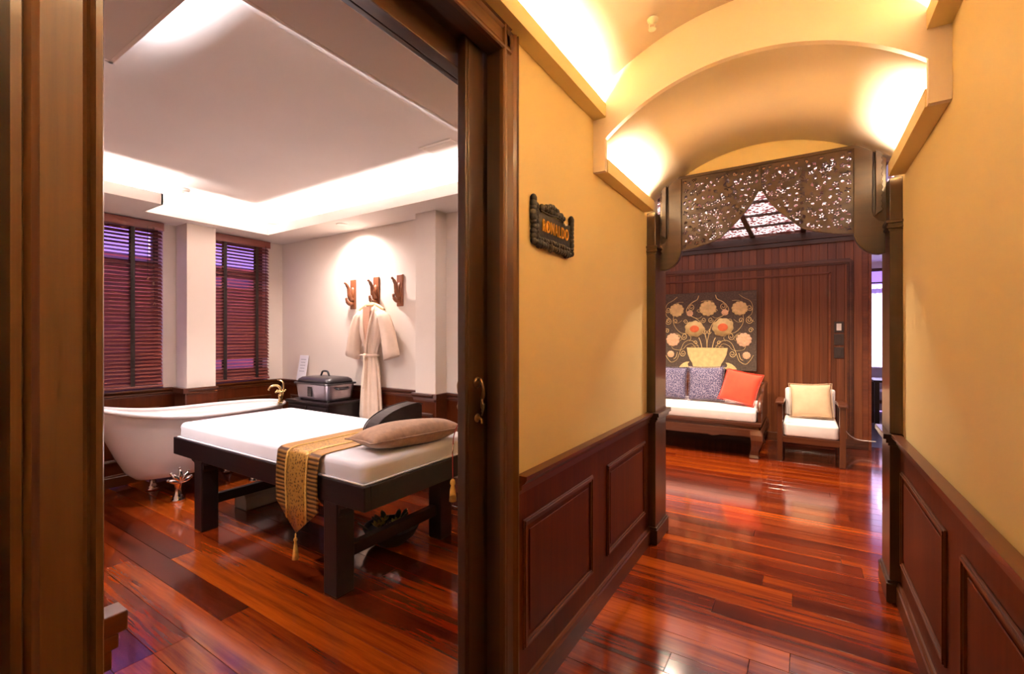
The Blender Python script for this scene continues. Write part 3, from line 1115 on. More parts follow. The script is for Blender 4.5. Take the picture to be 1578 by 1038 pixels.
# text x -> +y (reads left to right from the corridor), text y -> +z, normal -> +x
TM = Matrix(((0, 0, 1, 0.017), (1.0, 0, 0, 0.012), (0, 1.6, 0, 0.060), (0, 0, 0, 1)))
text_mesh('RONALDO', 0.044, 0.002, 'lettering', 'gold_paint', sg_, TM, 0.0004)
MB().ball((0.016, -0.070, 0.084), (0.005, 0.011, 0.016), 14, 8).build('gold_ball', 'gold_paint', sg_, smooth=True)
mb = MB()
mb.tube([(0.019, 0.085, 0.128), (0.019, 0.10, 0.124), (0.019, 0.115, 0.127)], 0.004, 6)
mb.build('accent_mark', 'plastic_white', sg_, smooth=True)

# ---- small ceiling fittings ------------------------------------------
sp = thing('ceiling_sprinkler', 'small white sprinkler head on the tall corridor vault', 'sprinkler', (-0.569, 2.05, arc(A1, R1, 0.569 + XM) - 0.002))
MB().lathe([(0.002, 0.004), (0.026, 0.004), (0.026, -0.004), (0.012, -0.008), (0.008, -0.016), (0.002, -0.018)], 16).build('flange', 'plastic_white', sp, smooth=True)
mb = MB()
for s in (-1, 1):
    mb.tube(spline([(s * 0.007, 0, -0.012), (s * 0.013, 0, -0.026), (s * 0.003, 0, -0.040)], 4), 0.0028, 6)
mb.build('frame_arm', 'plastic_white', sp, smooth=True)
MB().lathe([(0.002, -0.039), (0.017, -0.040), (0.017, -0.043), (0.002, -0.044)], 14).build('deflector', 'plastic_white', sp)

vt = thing('ceiling_vent', 'square white air vent in the tray ceiling near the door', 'vent', (-2.22, 2.58, 2.80))
mb = MB()
for x0, x1, y0, y1 in ((-0.15, 0.15, -0.15, -0.125), (-0.15, 0.15, 0.125, 0.15), (-0.15, -0.125, -0.125, 0.125), (0.125, 0.15, -0.125, 0.125)):
    mb.box(x0, x1, y0, y1, -0.007, 0)
mb.build('frame', 'plastic_white', vt, bevel=0.002)
for k in range(7):
    M_ = Matrix.Rotation(R(-8), 3, 'X')
    MB().obox((0, -0.10 + k * 0.033, -0.005), (0.124, 0.014, 0.0015), M_).build('slat', 'plastic_white', vt)
dt = thing('ceiling_sensor', 'round white disc fitting on the tray ceiling near the window', 'sensor', (-4.90, 1.93, 2.80))
MB().lathe([(0.002, 0), (0.06, 0), (0.06, -0.012), (0.045, -0.026), (0.002, -0.030)], 24).build('body', 'plastic_white', dt, smooth=True)
MB().lathe([(0.002, -0.029), (0.012, -0.029), (0.010, -0.038), (0.002, -0.040)], 12).build('eye', 'plastic_white', dt, smooth=True)


def downlight(loc, label):
    t = thing('downlight', label, 'downlight', loc)
    MB().lathe([(0.040, 0), (0.055, 0), (0.055, -0.004), (0.048, -0.007), (0.040, -0.005)], 24).build('trim_ring', 'plastic_white', t, smooth=True)
    MB().lathe([(0.001, -0.001), (0.040, -0.001), (0.040, -0.003), (0.001, -0.003)], 20).build('lens', 'lamp_lens', t)


downlight((-3.98, 2.98, 2.57), 'recessed downlight in the soffit above the robe hooks')
for x, y, lb in ((-3.7, 0.72, 'middle'), (-2.95, 0.45, 'nearest the sliding door'), (-4.4, 0.85, 'nearest the window')):
    downlight((x, y, 2.80), 'unseen downlight added before the bed to light it, ' + lb)
for x, y, lb in ((-1.35, 5.6, 'in front of the daybed'), (0.05, 5.55, 'in front of the armchair'), (-0.3, 4.2, 'just beyond the archway'), (-2.6, 5.5, 'at the hidden left end of the lounge')):
    downlight((x, y, 2.808), 'downlight added to light the lounge, ' + lb)


# ---- wooden blinds ----------------------------------------------------
def blind(y0, y1, label, opened, tapes, cords):
    zt, zb = 2.555, 0.93
    xb = -5.455
    t = thing('wooden_blind', label, 'window blind', (xb, (y0 + y1) / 2, zb), group='wooden blinds on the window wall')
    hw = (y1 - y0) / 2
    B(-0.03, 0.03, -hw, hw, zt - zb - 0.055, zt - zb).build('head_rail', 'blind_wood', t, bevel=0.003)
    B(0.028, 0.036, -hw - 0.004, hw + 0.004, zt - zb - 0.075, zt - zb + 0.005).build('valance', 'blind_wood', t, bevel=0.003)
    B(-0.025, 0.025, -hw, hw, -0.012, 0.010).build('bottom_rail', 'blind_wood', t, bevel=0.004)
    src = None
    z = 0.035
    while z < zt - zb - 0.075:
        zz = zb + z
        ang = 43
        for a, b_, g in opened:
            if a < zz < b_:
                ang = g
        if src is None:
            src = B(-0.025, 0.025, -hw + 0.004, hw - 0.004, -0.0014, 0.0014).build('slat', 'blind_wood', t, bevel=0.001, seg=1)
            o = src
        else:
            o = share('slat', src, t)
        o.location = (0, 0, z)
        # room-side edge down
        o.rotation_euler = (0, R(ang + random.uniform(-2, 2)), 0)
        z += 0.0365
    for ty in tapes:
        mb = MB()
        mb.box(0.0225, 0.0235, ty - 0.017, ty + 0.017, 0, zt - zb - 0.06)
        mb.box(-0.0235, -0.0225, ty - 0.017, ty + 0.017, 0, zt - zb - 0.06)
        mb.build('ladder_tape', 'brown_leather', t)
    for cy, cz in cords:
        cd = MB().tube([(0.042, cy, zt - zb - 0.05), (0.043, cy + 0.002, cz - zb + 0.03)], 0.0016, 6).build('pull_cord', 'brown_leather', t)
        MB().lathe([(0.002, 0.03), (0.006, 0.028), (0.009, 0.008), (0.010, 0), (0.002, -0.002)], 10, (0.043, cy + 0.002, cz - zb)).build('cord_knob', 'hook_wood', cd, smooth=True)
    return t


blind(0.75, 1.965, 'wider dark red wooden blind, cut off by the door casing', [(2.16, 2.40, 31)], (-0.40, 0.36), ((0.47, 1.98), (0.515, 1.93), (0.525, 1.73)))
blind(2.43, 3.05, 'narrower dark red wooden blind, nearer the hanging robe', [(2.18, 2.40, 31), (1.98, 2.06, 33), (1.06, 1.16, 22)], (-0.19, 0.16), ((0.25, 1.42), (0.255, 1.27)))

# ---- massage bed --------------------------------------------------------
BX0, BX1, BY0, BY1 = -4.13, -1.90, 1.56, 2.52
bd = thing('massage_bed', 'dark espresso wood massage bed with white sheeted mattress', 'bed', ((BX0 + BX1) / 2, (BY0 + BY1) / 2, 0))
hx, hy = (BX1 - BX0) / 2, (BY1 - BY0) / 2
B(-hx, hx, -hy, -hy + 0.04, 0.51, 0.64).build('side_rail', 'espresso', bd, bevel=0.005)
B(-hx, hx, hy - 0.04, hy, 0.51, 0.64).build('side_rail', 'espresso', bd, bevel=0.005)
B(-hx, -hx + 0.04, -hy + 0.04, hy - 0.04, 0.51, 0.64).build('end_rail', 'espresso', bd, bevel=0.005)
B(hx - 0.04, hx, -hy + 0.04, hy - 0.04, 0.51, 0.64).build('end_rail', 'espresso', bd, bevel=0.005)
B(-hx + 0.04, hx - 0.04, -hy + 0.04, hy - 0.04, 0.575, 0.61).build('deck', 'espresso', bd)
lxs = (-3.73 - (BX0 + BX1) / 2, -2.185 - (BX0 + BX1) / 2)
for lx_ in lxs:
    for sy in (-1, 1):
        yy = sy * (hy - 0.06)
        lg = B(lx_ - 0.058, lx_ + 0.058, yy - 0.058, yy + 0.058, 0, 0.51).build('leg', 'espresso_z', bd, bevel=0.006)
        for s in (-1, 1):
            x_ = lx_ + s * 0.058
            br = [(x_, 0.51), (x_ + s * 0.07, 0.51), (x_ + s * 0.055, 0.495), (x_ + s * 0.02, 0.485), (x_ + s * 0.012, 0.455), (x_, 0.43)]
            MB().prism(br, 'y', yy - 0.05, yy + 0.05).build('bracket', 'espresso', lg, bevel=0.003, seg=1)
    B(lx_ - 0.025, lx_ + 0.025, -hy + 0.125, hy - 0.125, 0.17, 0.24).build('stretcher', 'espresso', bd, bevel=0.004)
B(-hx + 0.02, -hx + 0.10, -hy + 0.02, hy - 0.02, 0.64, 0.645).build('end_lip', 'espresso', bd)


def cushion_block(x0, x1, y0, y1, z0, z1, r=0.03, sag=0.0, nx=24, ny=14):
    """soft mattress block with rounded edges and slight unevenness"""
    mb = MB()
    rg = random.Random(5)
    n = 5
    prof = []
    for k in range(n + 1):
        a = math.pi / 2 * k / n
        prof.append((r * (1 - math.cos(a)), z1 - r + r * math.sin(a)))
    rings = []
    per = []

    def outline(ins):
        xa, xb, ya, yb = x0 + ins, x1 - ins, y0 + ins, y1 - ins
        rr = max(0.004, 0.05 - ins)
        pts = []
        for cx, cy, a0 in ((xb - rr, yb - rr, 0), (xa + rr, yb - rr, 90), (xa + rr, ya + rr, 180), (xb - rr, ya + rr, 270)):
            for k in range(6):
                a = R(a0 + 18 * k)
                pts.append((cx + rr * math.cos(a), cy + rr * math.sin(a)))
        return pts
    lv = [(0.02, z0), (0.004, z0 + 0.008), (0.0, z0 + 0.02), (0.003, (z0 + z1) / 2)] + prof + [(r + 0.02, z1 + 0.001)]
    for ins, z in lv:
        rings.append([(p[0], p[1], z) for p in outline(ins)])
    mb.loft(rings)
    return mb


mt = cushion_block(-hx + 0.05, hx - 0.02, -hy + 0.015, hy - 0.015, 0.64, 0.755, 0.035).build('mattress', 'sheet_white', bd, smooth=True)
ring_ = [(p[0], p[1]) for p in [(-hx + 0.05, -hy + 0.012), (hx - 0.018, -hy + 0.012), (hx - 0.018, hy - 0.012), (-hx + 0.05, hy - 0.012)]]
MB().tube([(ring_[i][0] * 0.999, ring_[i][1], 0.646) for i in range(4)], 0.006, 6, closed=True).build('sheet_hem', 'sheet_white', mt, smooth=True)

# ---- table runner --------------------------------------------------------
rn = thing('bed_runner', 'gold brocade runner draped over the massage bed with a pointed tasselled end', 'bed runner', (-2.47, BY0, 0))
# cloth path: across the mattress (from back) over the front edge and down
path = [(0.98, 0.40), (0.985, 0.60), (0.965, 0.72), (0.93, 0.763), (0.60, 0.7615), (0.30, 0.7615), (0.05, 0.7615), (0.015, 0.757), (-0.006, 0.742), (-0.014, 0.70), (-0.020, 0.63), (-0.022, 0.56), (-0.020, 0.50), (-0.018, 0.44)]
skx = lambda y: 0.0     # slight skew towards the head end


def strip(name, mat, u0, u1, dz=0.0, parent=None, mid=True):
    mb = MB()
    rows = []
    for (y, z) in path:
        row = []
        for k in range(7):
            u = u0 + (u1 - u0) * k / 6
            wob = 0.004 * math.sin(20 * u + 9 * z) if z < 0.74 else 0.0
            nz = dz if y > 0.02 and z > 0.75 else 0
            row.append((u + skx(max(0, y)), y - (dz if y < 0.02 else 0) + wob * 0.6 - 0.0, z + nz))
        rows.append(row)
    n = 7
    # pointed end
    end = []
    for k in range(7):
        u = u0 + (u1 - u0) * k / 6
        zt_ = 0.285 + abs(u) / 0.205 * 0.155
        end.append((u * 0.98, -0.018 - dz, min(0.44, zt_)))
    rows.append(end)
    mb.loft(rows, False, False, closed=False)
    return mb.build(name, mat, parent, smooth=True, solid=0.0035)


strip('brocade_centre', 'gold_brocade', -0.095, 0.095, 0.0, rn)
strip('pleated_border', 'gold_border', -0.205, -0.095, 0.0, rn)
strip('pleated_border', 'gold_border', 0.095, 0.205, 0.0, rn)
for u in (-0.097, 0.097):
    strip('braid', 'gold_thread', u - 0.007, u + 0.007, 0.003, rn)
ts = MB().lathe([(0.002, 0.285), (0.005, 0.275), (0.004, 0.262), (0.009, 0.255), (0.011, 0.245), (0.006, 0.236), (0.010, 0.215), (0.015, 0.17), (0.019, 0.135), (0.002, 0.132)], 12, (0, -0.022, 0)).build('tassel', 'gold_thread', rn, smooth=True)


# ---- pillows ---------------------------------------------------------------
def pillow_mesh(w_, h_, t_, n=14, pinch=0.06, seed=1):
    rg = random.Random(seed)
    ph = [rg.uniform(0, 6.28) for _ in range(4)]
    mb = MB()
    top, bot = [], []
    vs = []
    idx = {}
    for side in (1, -1):
        for i in range(n + 1):
            for j in range(n + 1):
                u, v_ = -1 + 2 * i / n, -1 + 2 * j / n
                e_ = max(0.0, (1 - abs(u) ** 2.6)) * max(0.0, (1 - abs(v_) ** 2.6))
                th = t_ / 2 * (e_ ** 0.5)
                th *= 1 + 0.06 * math.sin(3 * u + ph[0]) * math.sin(4 * v_ + ph[1])
                px = u * w_ / 2 * (1 - pinch * (1 - v_ * v_) * abs(u))
                pz = v_ * h_ / 2 * (1 - pinch * (1 - u * u) * abs(v_))
                edge = i in (0, n) or j in (0, n)
                if edge:
                    if side == 1:
                        idx[(side, i, j)] = len(vs)
                        vs.append((px, 0, pz))
                    else:
                        idx[(side, i, j)] = idx[(1, i, j)]
                else:
                    idx[(side, i, j)] = len(vs)
                    vs.append((px, -side * th, pz))
    fs = []
    for side in (1, -1):
        for i in range(n):
            for j in range(n):
                fs.append((idx[(side, i, j)], idx[(side, i + 1, j)], idx[(side, i + 1, j + 1)], idx[(side, i, j + 1)]))
    return mb.add(vs, fs)


def pillow(name, mat, w_, h_, t_, loc, rot, label, cat='cushion', group=None, piping=None, seed=1):
    t = thing(name, label, cat, loc, 0, group)
    t.rotation_euler = rot
    pillow_mesh(w_, h_, t_, seed=seed).build('cover', mat, t, smooth=True, subsurf=1)
    edge = []
    n = 14
    p_ = 0.06
    seq = [(i, 0) for i in range(n)] + [(n, j) for j in range(n)] + [(n - i, n) for i in range(n)] + [(0, n - j) for j in range(n)]
    for i, j in seq:
        u, v_ = -1 + 2 * i / n, -1 + 2 * j / n
        edge.append((u * w_ / 2 * (1 - p_ * (1 - v_ * v_) * abs(u)), 0, v_ * h_ / 2 * (1 - p_ * (1 - u * u) * abs(v_))))
    MB().tube(edge, 0.004, 6, closed=True).build('seam', piping or mat, t, smooth=True)
    return t


pillow('bed_pillow', 'tan_pillow', 0.68, 0.30, 0.15, (-2.06, 2.03, 0.826), (R(90 - 3), 0, R(79)), 'tan pillow lying on the head end of the massage bed', 'pillow', seed=2)

# dark curved wedge cushion standing behind the pillow
hc = thing('wedge_cushion', 'dark brown curved wedge cushion standing behind the tan pillow', 'cushion', (-2.45, 2.05, 0.765))
pts = [(0.0, 0.0)] + [(0.44 * (1 - math.cos(R(a))), 0.004 + 0.165 * math.sin(R(a)) ** 0.9) for a in range(8, 91, 7)] + [(0.445, 0.155), (0.445, 0.0)]
MB().prism(pts, 'x', -0.06, 0.06).build('cushion_body', 'brown_leather', hc, bevel=0.012, seg=3)
for s in (-1, 1):
    MB().tube([(s * 0.06, p[0], p[1]) for p in pts[:-1]], 0.004, 6).build('piping', 'brown_leather', hc, smooth=True)

# ---- things under the bed --------------------------------------------------
bl = thing('knee_bolster', 'grey half-round bolster lying on the floor under the bed', 'bolster', (-3.90, 1.95, 0))
pts = [(-0.09, 0.005), (0.09, 0.005), (0.094, 0.03)] + [(0.09 * math.cos(R(a)), 0.06 + 0.085 * math.sin(R(a))) for a in range(0, 181, 15)] + [(-0.094, 0.03)]
MB().prism(pts, 'y', 0, 0.58).build('roll_cover', 'grey_vinyl', bl, bevel=0.006)
MB().tube([(p[0] * 0.98, -0.001, p[1]) for p in pts], 0.0035, 6, closed=True).build('piping', 'grey_vinyl', bl, smooth=True)
for k, (x_, y_, rz) in enumerate(((-4.10, 2.30, 0.3), (-4.13, 2.60, 0.2))):
    s_ = thing('slipper', ('dark blue slipper behind the grey bolster, nearer the bathtub', 'dark blue slipper behind the grey bolster, nearer the back wall')[k], 'slipper', (x_, y_, 0), rz, 'dark slippers on the floor')
    pts = [(0.045 * math.cos(R(a)), (0.13 if math.sin(R(a)) > 0 else 0.12) * math.sin(R(a))) for a in range(0, 360, 20)]
    MB().prism(pts, 'z', 0, 0.018).build('sole', 'dark_slipper', s_, bevel=0.004)
    rows = []
    for j in range(7):
        y2 = 0.0 + 0.11 * j / 6
        wd = 0.046 * math.sqrt(max(0.05, 1 - (y2 / 0.13) ** 2))
        rows.append([(wd * math.cos(math.pi * i / 8), y2, 0.015 + (0.05 - 0.02 * j / 6) * math.sin(math.pi * i / 8)) for i in range(9)])
    MB().loft(rows, False, False, closed=False).build('upper', 'dark_slipper', s_, smooth=True, solid=0.005)

bw = thing('flower_bowl', 'dark round bowl of water plants under the head of the bed', 'bowl', (-2.40, 2.20, 0))
MB().lathe([(0.002, 0.0), (0.09, 0.0), (0.10, 0.012), (0.16, 0.06), (0.185, 0.11), (0.19, 0.12), (0.18, 0.118), (0.15, 0.065), (0.08, 0.03), (0.002, 0.03)], 28).build('basin', 'bowl_black', bw, smooth=True)
MB().lathe([(0.002, 0.086), (0.165, 0.086), (0.165, 0.09), (0.002, 0.092)], 28).build('water', 'bowl_black', bw)
rng = random.Random(9)
for k in range(14):
    a = 2 * math.pi * k / 14 + rng.uniform(-.2, .2)
    rr = rng.uniform(0.10, 0.19)
    c_ = Vector((rr * math.cos(a), rr * math.sin(a), 0.13))
    M_ = Matrix.Rotation(a, 3, 'Z') @ Matrix.Rotation(R(-40), 3, 'Y')
    MB().ball(c_, (0.055, 0.022, 0.003), 8, 4, M_).build('leaf', 'leaf_green', bw, smooth=True)
for k, (x_, y_, s_) in enumerate(((-0.06, -0.06, 1), (0.05, -0.03, 1), (0.0, 0.05, .9), (0.11, -0.08, .8), (-0.11, 0.03, .8))):
    fw = thing('floating_flower', 'yellow-green flower floating in the dark bowl under the bed', 'flower', (-2.40 + x_, 2.20 + y_, 0.095), 0.5 * k, 'flowers floating in the bowl')
    for i in range(8):
        a = 2 * math.pi * i / 8
        M_ = Matrix.Rotation(a, 3, 'Z') @ Matrix.Rotation(R(-38), 3, 'Y')
        MB().ball(M_ @ Vector((0.032 * s_, 0, 0)) + Vector((0, 0, 0.012)), (0.030 * s_, 0.014 * s_, 0.004), 8, 4, M_).build('petal', 'petal_yellow', fw, smooth=True)
    MB().ball((0, 0, 0.025), 0.012 * s_, 8, 5).build('flower_centre', 'gold_paint', fw, smooth=True)

st = thing('low_stool', 'low wooden stool with a pale top behind the head of the bed', 'stool', (-2.42, 2.93, 0))
B(-0.2, 0.2, -0.14, 0.14, 0.30, 0.34).build('seat', 'grey_vinyl', st, bevel=0.008)
B(-0.19, 0.19, -0.13, 0.13, 0.25, 0.30).build('apron', 'rosewood', st, bevel=0.003)
for sx in (-1, 1):
    for sy in (-1, 1):
        B(sx * 0.16 - 0.02, sx * 0.16 + 0.02, sy * 0.10 - 0.02, sy * 0.10 + 0.02, 0, 0.25).build('leg', 'rosewood_z', st, bevel=0.003)

# ---- bathtub --------------------------------------------------------------
TX, TY = -4.83, 2.03
tub = thing('bathtub', 'white freestanding slipper bathtub on chrome feet by the blinds', 'bathtub', (TX, TY, 0))
NR = 48


def tub_ring(hw_, hl0, hl1, z, t_, rise):
    ring = []
    for k in range(NR):
        a = 2 * math.pi * k / NR
        ca, sa = math.cos(a), math.sin(a)
        ex = 0.80
        x_ = hw_ * math.copysign(abs(ca) ** ex, ca)
        hl = hl1 if sa > 0 else hl0
        y_ = hl * math.copysign(abs(sa) ** ex, sa)
        q = max(0.0, -y_ / hl0)
        ring.append((x_, y_, z + rise * q * q * t_))
    return ring


outer = [(0.16, 0.42, 0.50, 0.185, 0.0), (0.215, 0.50, 0.58, 0.20, 0.02), (0.25, 0.555, 0.63, 0.25, 0.1), (0.285, 0.62, 0.68, 0.36, 0.3), (0.315, 0.69, 0.72, 0.50, 0.55), (0.335, 0.745, 0.75, 0.62, 0.8), (0.352, 0.785, 0.78, 0.70, 1.0)]
inner = [(0.345, 0.775, 0.77, 0.712, 1.0), (0.315, 0.73, 0.73, 0.66, 0.85), (0.29, 0.67, 0.69, 0.50, 0.55), (0.25, 0.57, 0.63, 0.34, 0.25), (0.17, 0.45, 0.52, 0.245, 0.02)]
MB().loft([tub_ring(*r_[:4], r_[4], 0.13) for r_ in outer + inner]).build('tub_shell', 'porcelain', tub, smooth=True)
rim = tub_ring(0.358, 0.795, 0.79, 0.715, 1.0, 0.13)
MB().tube(rim, 0.022, 10, closed=True).build('rolled_rim', 'porcelain', tub, smooth=True)
for sx in (-1, 1):
    for fy in (-0.27, 0.38):
        c_ = Vector((sx * 0.262, fy, 0))
        ft = MB().lathe([(0.002, 0.0), (0.050, 0.0), (0.052, 0.016), (0.038, 0.024), (0.044, 0.036), (0.034, 0.046), (0.026, 0.070), (0.023, 0.11), (0.028, 0.14), (0.036, 0.16), (0.040, 0.18), (0.032, 0.21), (0.002, 0.22)], 16, c_).build('claw_foot', 'chrome', tub, smooth=True)
        mb = MB()
        for k, (a, ln) in enumerate(((0, 0.12), (36, 0.108), (-36, 0.108), (70, 0.092), (-70, 0.092))):
            M_ = Matrix.Rotation(R(a), 3, 'X')
            pts = [Vector((0.020 * sx + sx * 0.018 * math.sin(q * 3.1), 0, ln * q)) for q in (0, .25, .5, .75, 1)]
            mb.tube([c_ + Vector((sx * 0.012, 0, 0.165)) + M_ @ p for p in pts], [0.014, 0.019, 0.021, 0.017, 0.009], 8)
            mb.ball(c_ + Vector((sx * 0.034, 0, 0.165)) + M_ @ Vector((0, 0, ln)), 0.014, 8, 5)
        mb.build('acanthus_leaf', 'chrome', ft, smooth=True)

tp = thing('bath_tap', 'gold bath mixer tap with cross handles on the bathtub rim', 'tap', (-4.60, 2.70, 0.735), R(-35))
B(-0.09, 0.09, -0.022, 0.022, 0, 0.014).build('base_plate', 'gold_metal', tp, bevel=0.005)
for s in (-1, 1):
    MB().lathe([(0.002, 0.012), (0.022, 0.012), (0.018, 0.03), (0.014, 0.06), (0.020, 0.075), (0.016, 0.095), (0.002, 0.10)], 14, (s * 0.07, 0, 0)).build('valve_body', 'gold_metal', tp, smooth=True)
    hd = MB().ball((s * 0.07, 0, 0.118), 0.015, 10, 6).build('cross_handle', 'gold_metal', tp, smooth=True)
    mb = MB()
    for a in (0, 90, 180, 270):
        dx, dy = 0.04 * math.cos(R(a + 20)), 0.04 * math.sin(R(a + 20))
        mb.tube([(s * 0.07, 0, 0.118), (s * 0.07 + dx, dy, 0.118)], 0.006, 8)
        mb.ball((s * 0.07 + dx, dy, 0.118), 0.010, 8, 5)
    mb.build('spoke', 'gold_metal', hd, smooth=True)
MB().tube([(-0.07, 0, 0.055), (0.07, 0, 0.055)], 0.013, 10).build('bridge', 'gold_metal', tp, smooth=True)
MB().tube(spline([(0, 0, 0.055), (0, 0, 0.13), (0, -0.03, 0.175), (0, -0.09, 0.17), (0, -0.115, 0.13)], 5), 0.012, 10).build('spout', 'gold_metal', tp, smooth=True)
MB().tube(spline([(0.0, 0.02, 0.06), (0.01, 0.03, 0.15), (0.03, 0.02, 0.215), (0.0, -0.02, 0.235), (-0.05, -0.04, 0.232)], 5), 0.008, 8).build('hand_shower', 'gold_metal', tp, smooth=True)

# ---- side cabinet with towel warmer and card --------------------------------
cb = thing('side_cabinet', 'dark brown side cabinet under the grey towel warmer', 'cabinet', (-4.265, 2.985, 0))
B(-0.34, 0.34, -0.20, 0.19, 0.06, 0.735).build('body', 'espresso', cb, bevel=0.004)
B(-0.36, 0.36, -0.22, 0.195, 0.735, 0.765).build('top', 'espresso', cb, bevel=0.006)
for s in (-1, 1):
    dr = B(s * 0.17 - 0.155, s * 0.17 + 0.155, -0.212, -0.199, 0.10, 0.71).build('door', 'espresso', cb, bevel=0.004)
    MB().ball((s * 0.03, -0.222, 0.42), 0.012, 10, 6).build('knob', 'dark_bronze', dr, smooth=True)
for sx in (-1, 1):
    for sy in (-1, 1):
        B(sx * 0.30 - 0.02, sx * 0.30 + 0.02, sy * 0.16 - 0.02, sy * 0.16 + 0.02, 0, 0.06).build('foot', 'espresso_z', cb)

ro = thing('towel_warmer', 'grey steel roaster-style towel warmer with black lid on the cabinet', 'warmer', (-4.23, 2.965, 0.765))


def rrect(hx_, hy_, r_, z, n=5):
    pts = []
    for cx, cy, a0 in ((hx_ - r_, hy_ - r_, 0), (-hx_ + r_, hy_ - r_, 90), (-hx_ + r_, -hy_ + r_, 180), (hx_ - r_, -hy_ + r_, 270)):
        for k in range(n):
            a = R(a0 + 90 * k / (n - 1))
            pts.append((cx + r_ * math.cos(a), cy + r_ * math.sin(a), z))
    return pts


for sx in (-1, 1):
    for sy in (-1, 1):
        MB().lathe([(0.002, 0), (0.018, 0), (0.016, 0.014), (0.002, 0.014)], 10, (sx * 0.22, sy * 0.12, 0)).build('foot', 'black_plastic', ro)
MB().loft([rrect(0.255, 0.150, 0.05, 0.012), rrect(0.262, 0.157, 0.05, 0.03), rrect(0.278, 0.172, 0.05, 0.168)]).build('body', 'steel_grey', ro, smooth=False, bevel=0.003)
MB().loft([rrect(0.292, 0.186, 0.05, 0.168), rrect(0.295, 0.189, 0.05, 0.176), rrect(0.292, 0.186, 0.05, 0.184)]).build('rim', 'black_plastic', ro)
lid = MB().loft([rrect(0.270, 0.165, 0.05, 0.184), rrect(0.262, 0.158, 0.05, 0.215), rrect(0.235, 0.132, 0.05, 0.236), rrect(0.15, 0.07, 0.03, 0.245)]).build('lid', 'black_plastic', ro, smooth=True)
MB().tube(spline([(-0.07, 0, 0.240), (-0.055, 0, 0.27), (-0.035, 0, 0.292), (0.035, 0, 0.292), (0.055, 0, 0.27), (0.07, 0, 0.240)], 4), 0.010, 8).build('lid_handle', 'black_plastic', lid, smooth=True)
cp = MB().prism([(-0.045, 0.045), (0.02, 0.045), (0.02, 0.145), (-0.045, 0.145)], 'y', -0.176, -0.158).build('control_panel', 'black_plastic', ro, bevel=0.003)
for i in range(2):
    for j in range(3):
        B(-0.036 + i * 0.028, -0.017 + i * 0.028, -0.1785, -0.176, 0.058 + j * 0.028, 0.076 + j * 0.028).build('button', 'switch_dark', cp, bevel=0.001, seg=1)
for s in (-1, 1):
    MB().tube(spline([(s * 0.272, -0.07, 0.135), (s * 0.30, -0.06, 0.128), (s * 0.305, 0.0, 0.125), (s * 0.30, 0.06, 0.128), (s * 0.272, 0.07, 0.135)], 4), 0.010, 8).build('side_handle', 'black_plastic', ro, smooth=True)

cd_ = thing('price_card', 'white printed card leaning behind the towel warmer', 'card', (-5.02, 3.215, 0.901))
M_ = Matrix.Rotation(R(-10), 3, 'X')
MB().obox((0, 0, 0.15), (0.085, 0.002, 0.15), M_).build('card_sheet', 'paper_white', cd_)
mb = MB()
for k in range(5):
    mb.obox(M_ @ Vector((0, -0.0035, 0.10 - 0.035 * k)) + Vector((0, 0, 0.15)), (0.05 - 0.008 * (k % 2), 0.0006, 0.004), M_)
mb.build('printed_lines', 'paper_print', cd_)

# ---- robe hooks, hanger and robe ---------------------------------------------
hooks = [(-4.13, 1.88, 'leftmost carved wooden wall hook, empty, in the bright light pool'), (-3.76, 1.885, 'middle carved wooden wall hook holding the robe'), (-3.41, 1.885, 'rightmost carved wooden wall hook, empty, next to the pilaster')]
hk0 = None
for x_, z_, lb in hooks:
    if hk0 is None:
        hk0 = thing('wall_hook', lb, 'hook', (x_, YB, z_), group='carved wall hooks')
        B(-0.042, 0.042, -0.018, 0, -0.16, 0.16).build('back_plate', 'hook_wood', hk0, bevel=0.005)
        MB().tube(spline([(0, -0.014, -0.06), (0, -0.045, -0.05), (0, -0.062, 0.0), (0, -0.070, 0.055), (0, -0.098, 0.10), (0.0, -0.125, 0.118)], 5), [0.026] * 5 + [0.024] * 5 + [0.021] * 5 + [0.018] * 5 + [0.013] * 5 + [0.006], 10).build('horn', 'hook_wood', hk0, smooth=True)
        MB().tube(spline([(0, -0.014, -0.10), (0, -0.06, -0.105), (0, -0.092, -0.075), (0, -0.098, -0.04)], 5), [0.022] * 5 + [0.020] * 5 + [0.014] * 5 + [0.008], 10).build('peg', 'hook_wood', hk0, smooth=True)
        MB().ball((0, -0.018, 0.01), (0.032, 0.018, 0.07), 10, 7).build('carved_boss', 'hook_wood', hk0, smooth=True)
    else:
        copy_tree(hk0, (x_, YB, z_), lb)

RX, RY = -3.735, 3.155
hg = thing('clothes_hanger', 'pale wooden clothes hanger on the middle hook', 'hanger', (RX, RY, 1.74))
MB().tube(spline([(-0.19, 0, -0.055), (-0.12, 0, -0.015), (-0.04, 0, 0.012), (0, 0, 0.018), (0.04, 0, 0.012), (0.12, 0, -0.015), (0.19, 0, -0.055)], 4), 0.014, 8, sy=1.3).build('arm', 'pale_wood', hg, smooth=True)
MB().tube(spline([(0, 0, 0.02), (0, 0, 0.055), (0.012, 0, 0.075), (0.0, 0, 0.095), (-0.016, 0, 0.085)], 5), 0.0035, 8).build('hook_wire', 'chrome', hg, smooth=True)
MB().loft([[(0.05 * math.cos(a) , 0.02 * math.sin(a) - 0.012, 0.018) for a in [2 * math.pi * k / 12 for k in range(12)]], [(0.062 * math.cos(a), 0.03 * math.sin(a) - 0.012, -0.01) for a in [2 * math.pi * k / 12 for k in range(12)]]]).build('neck_pad', 'pale_wood', hg, smooth=True)

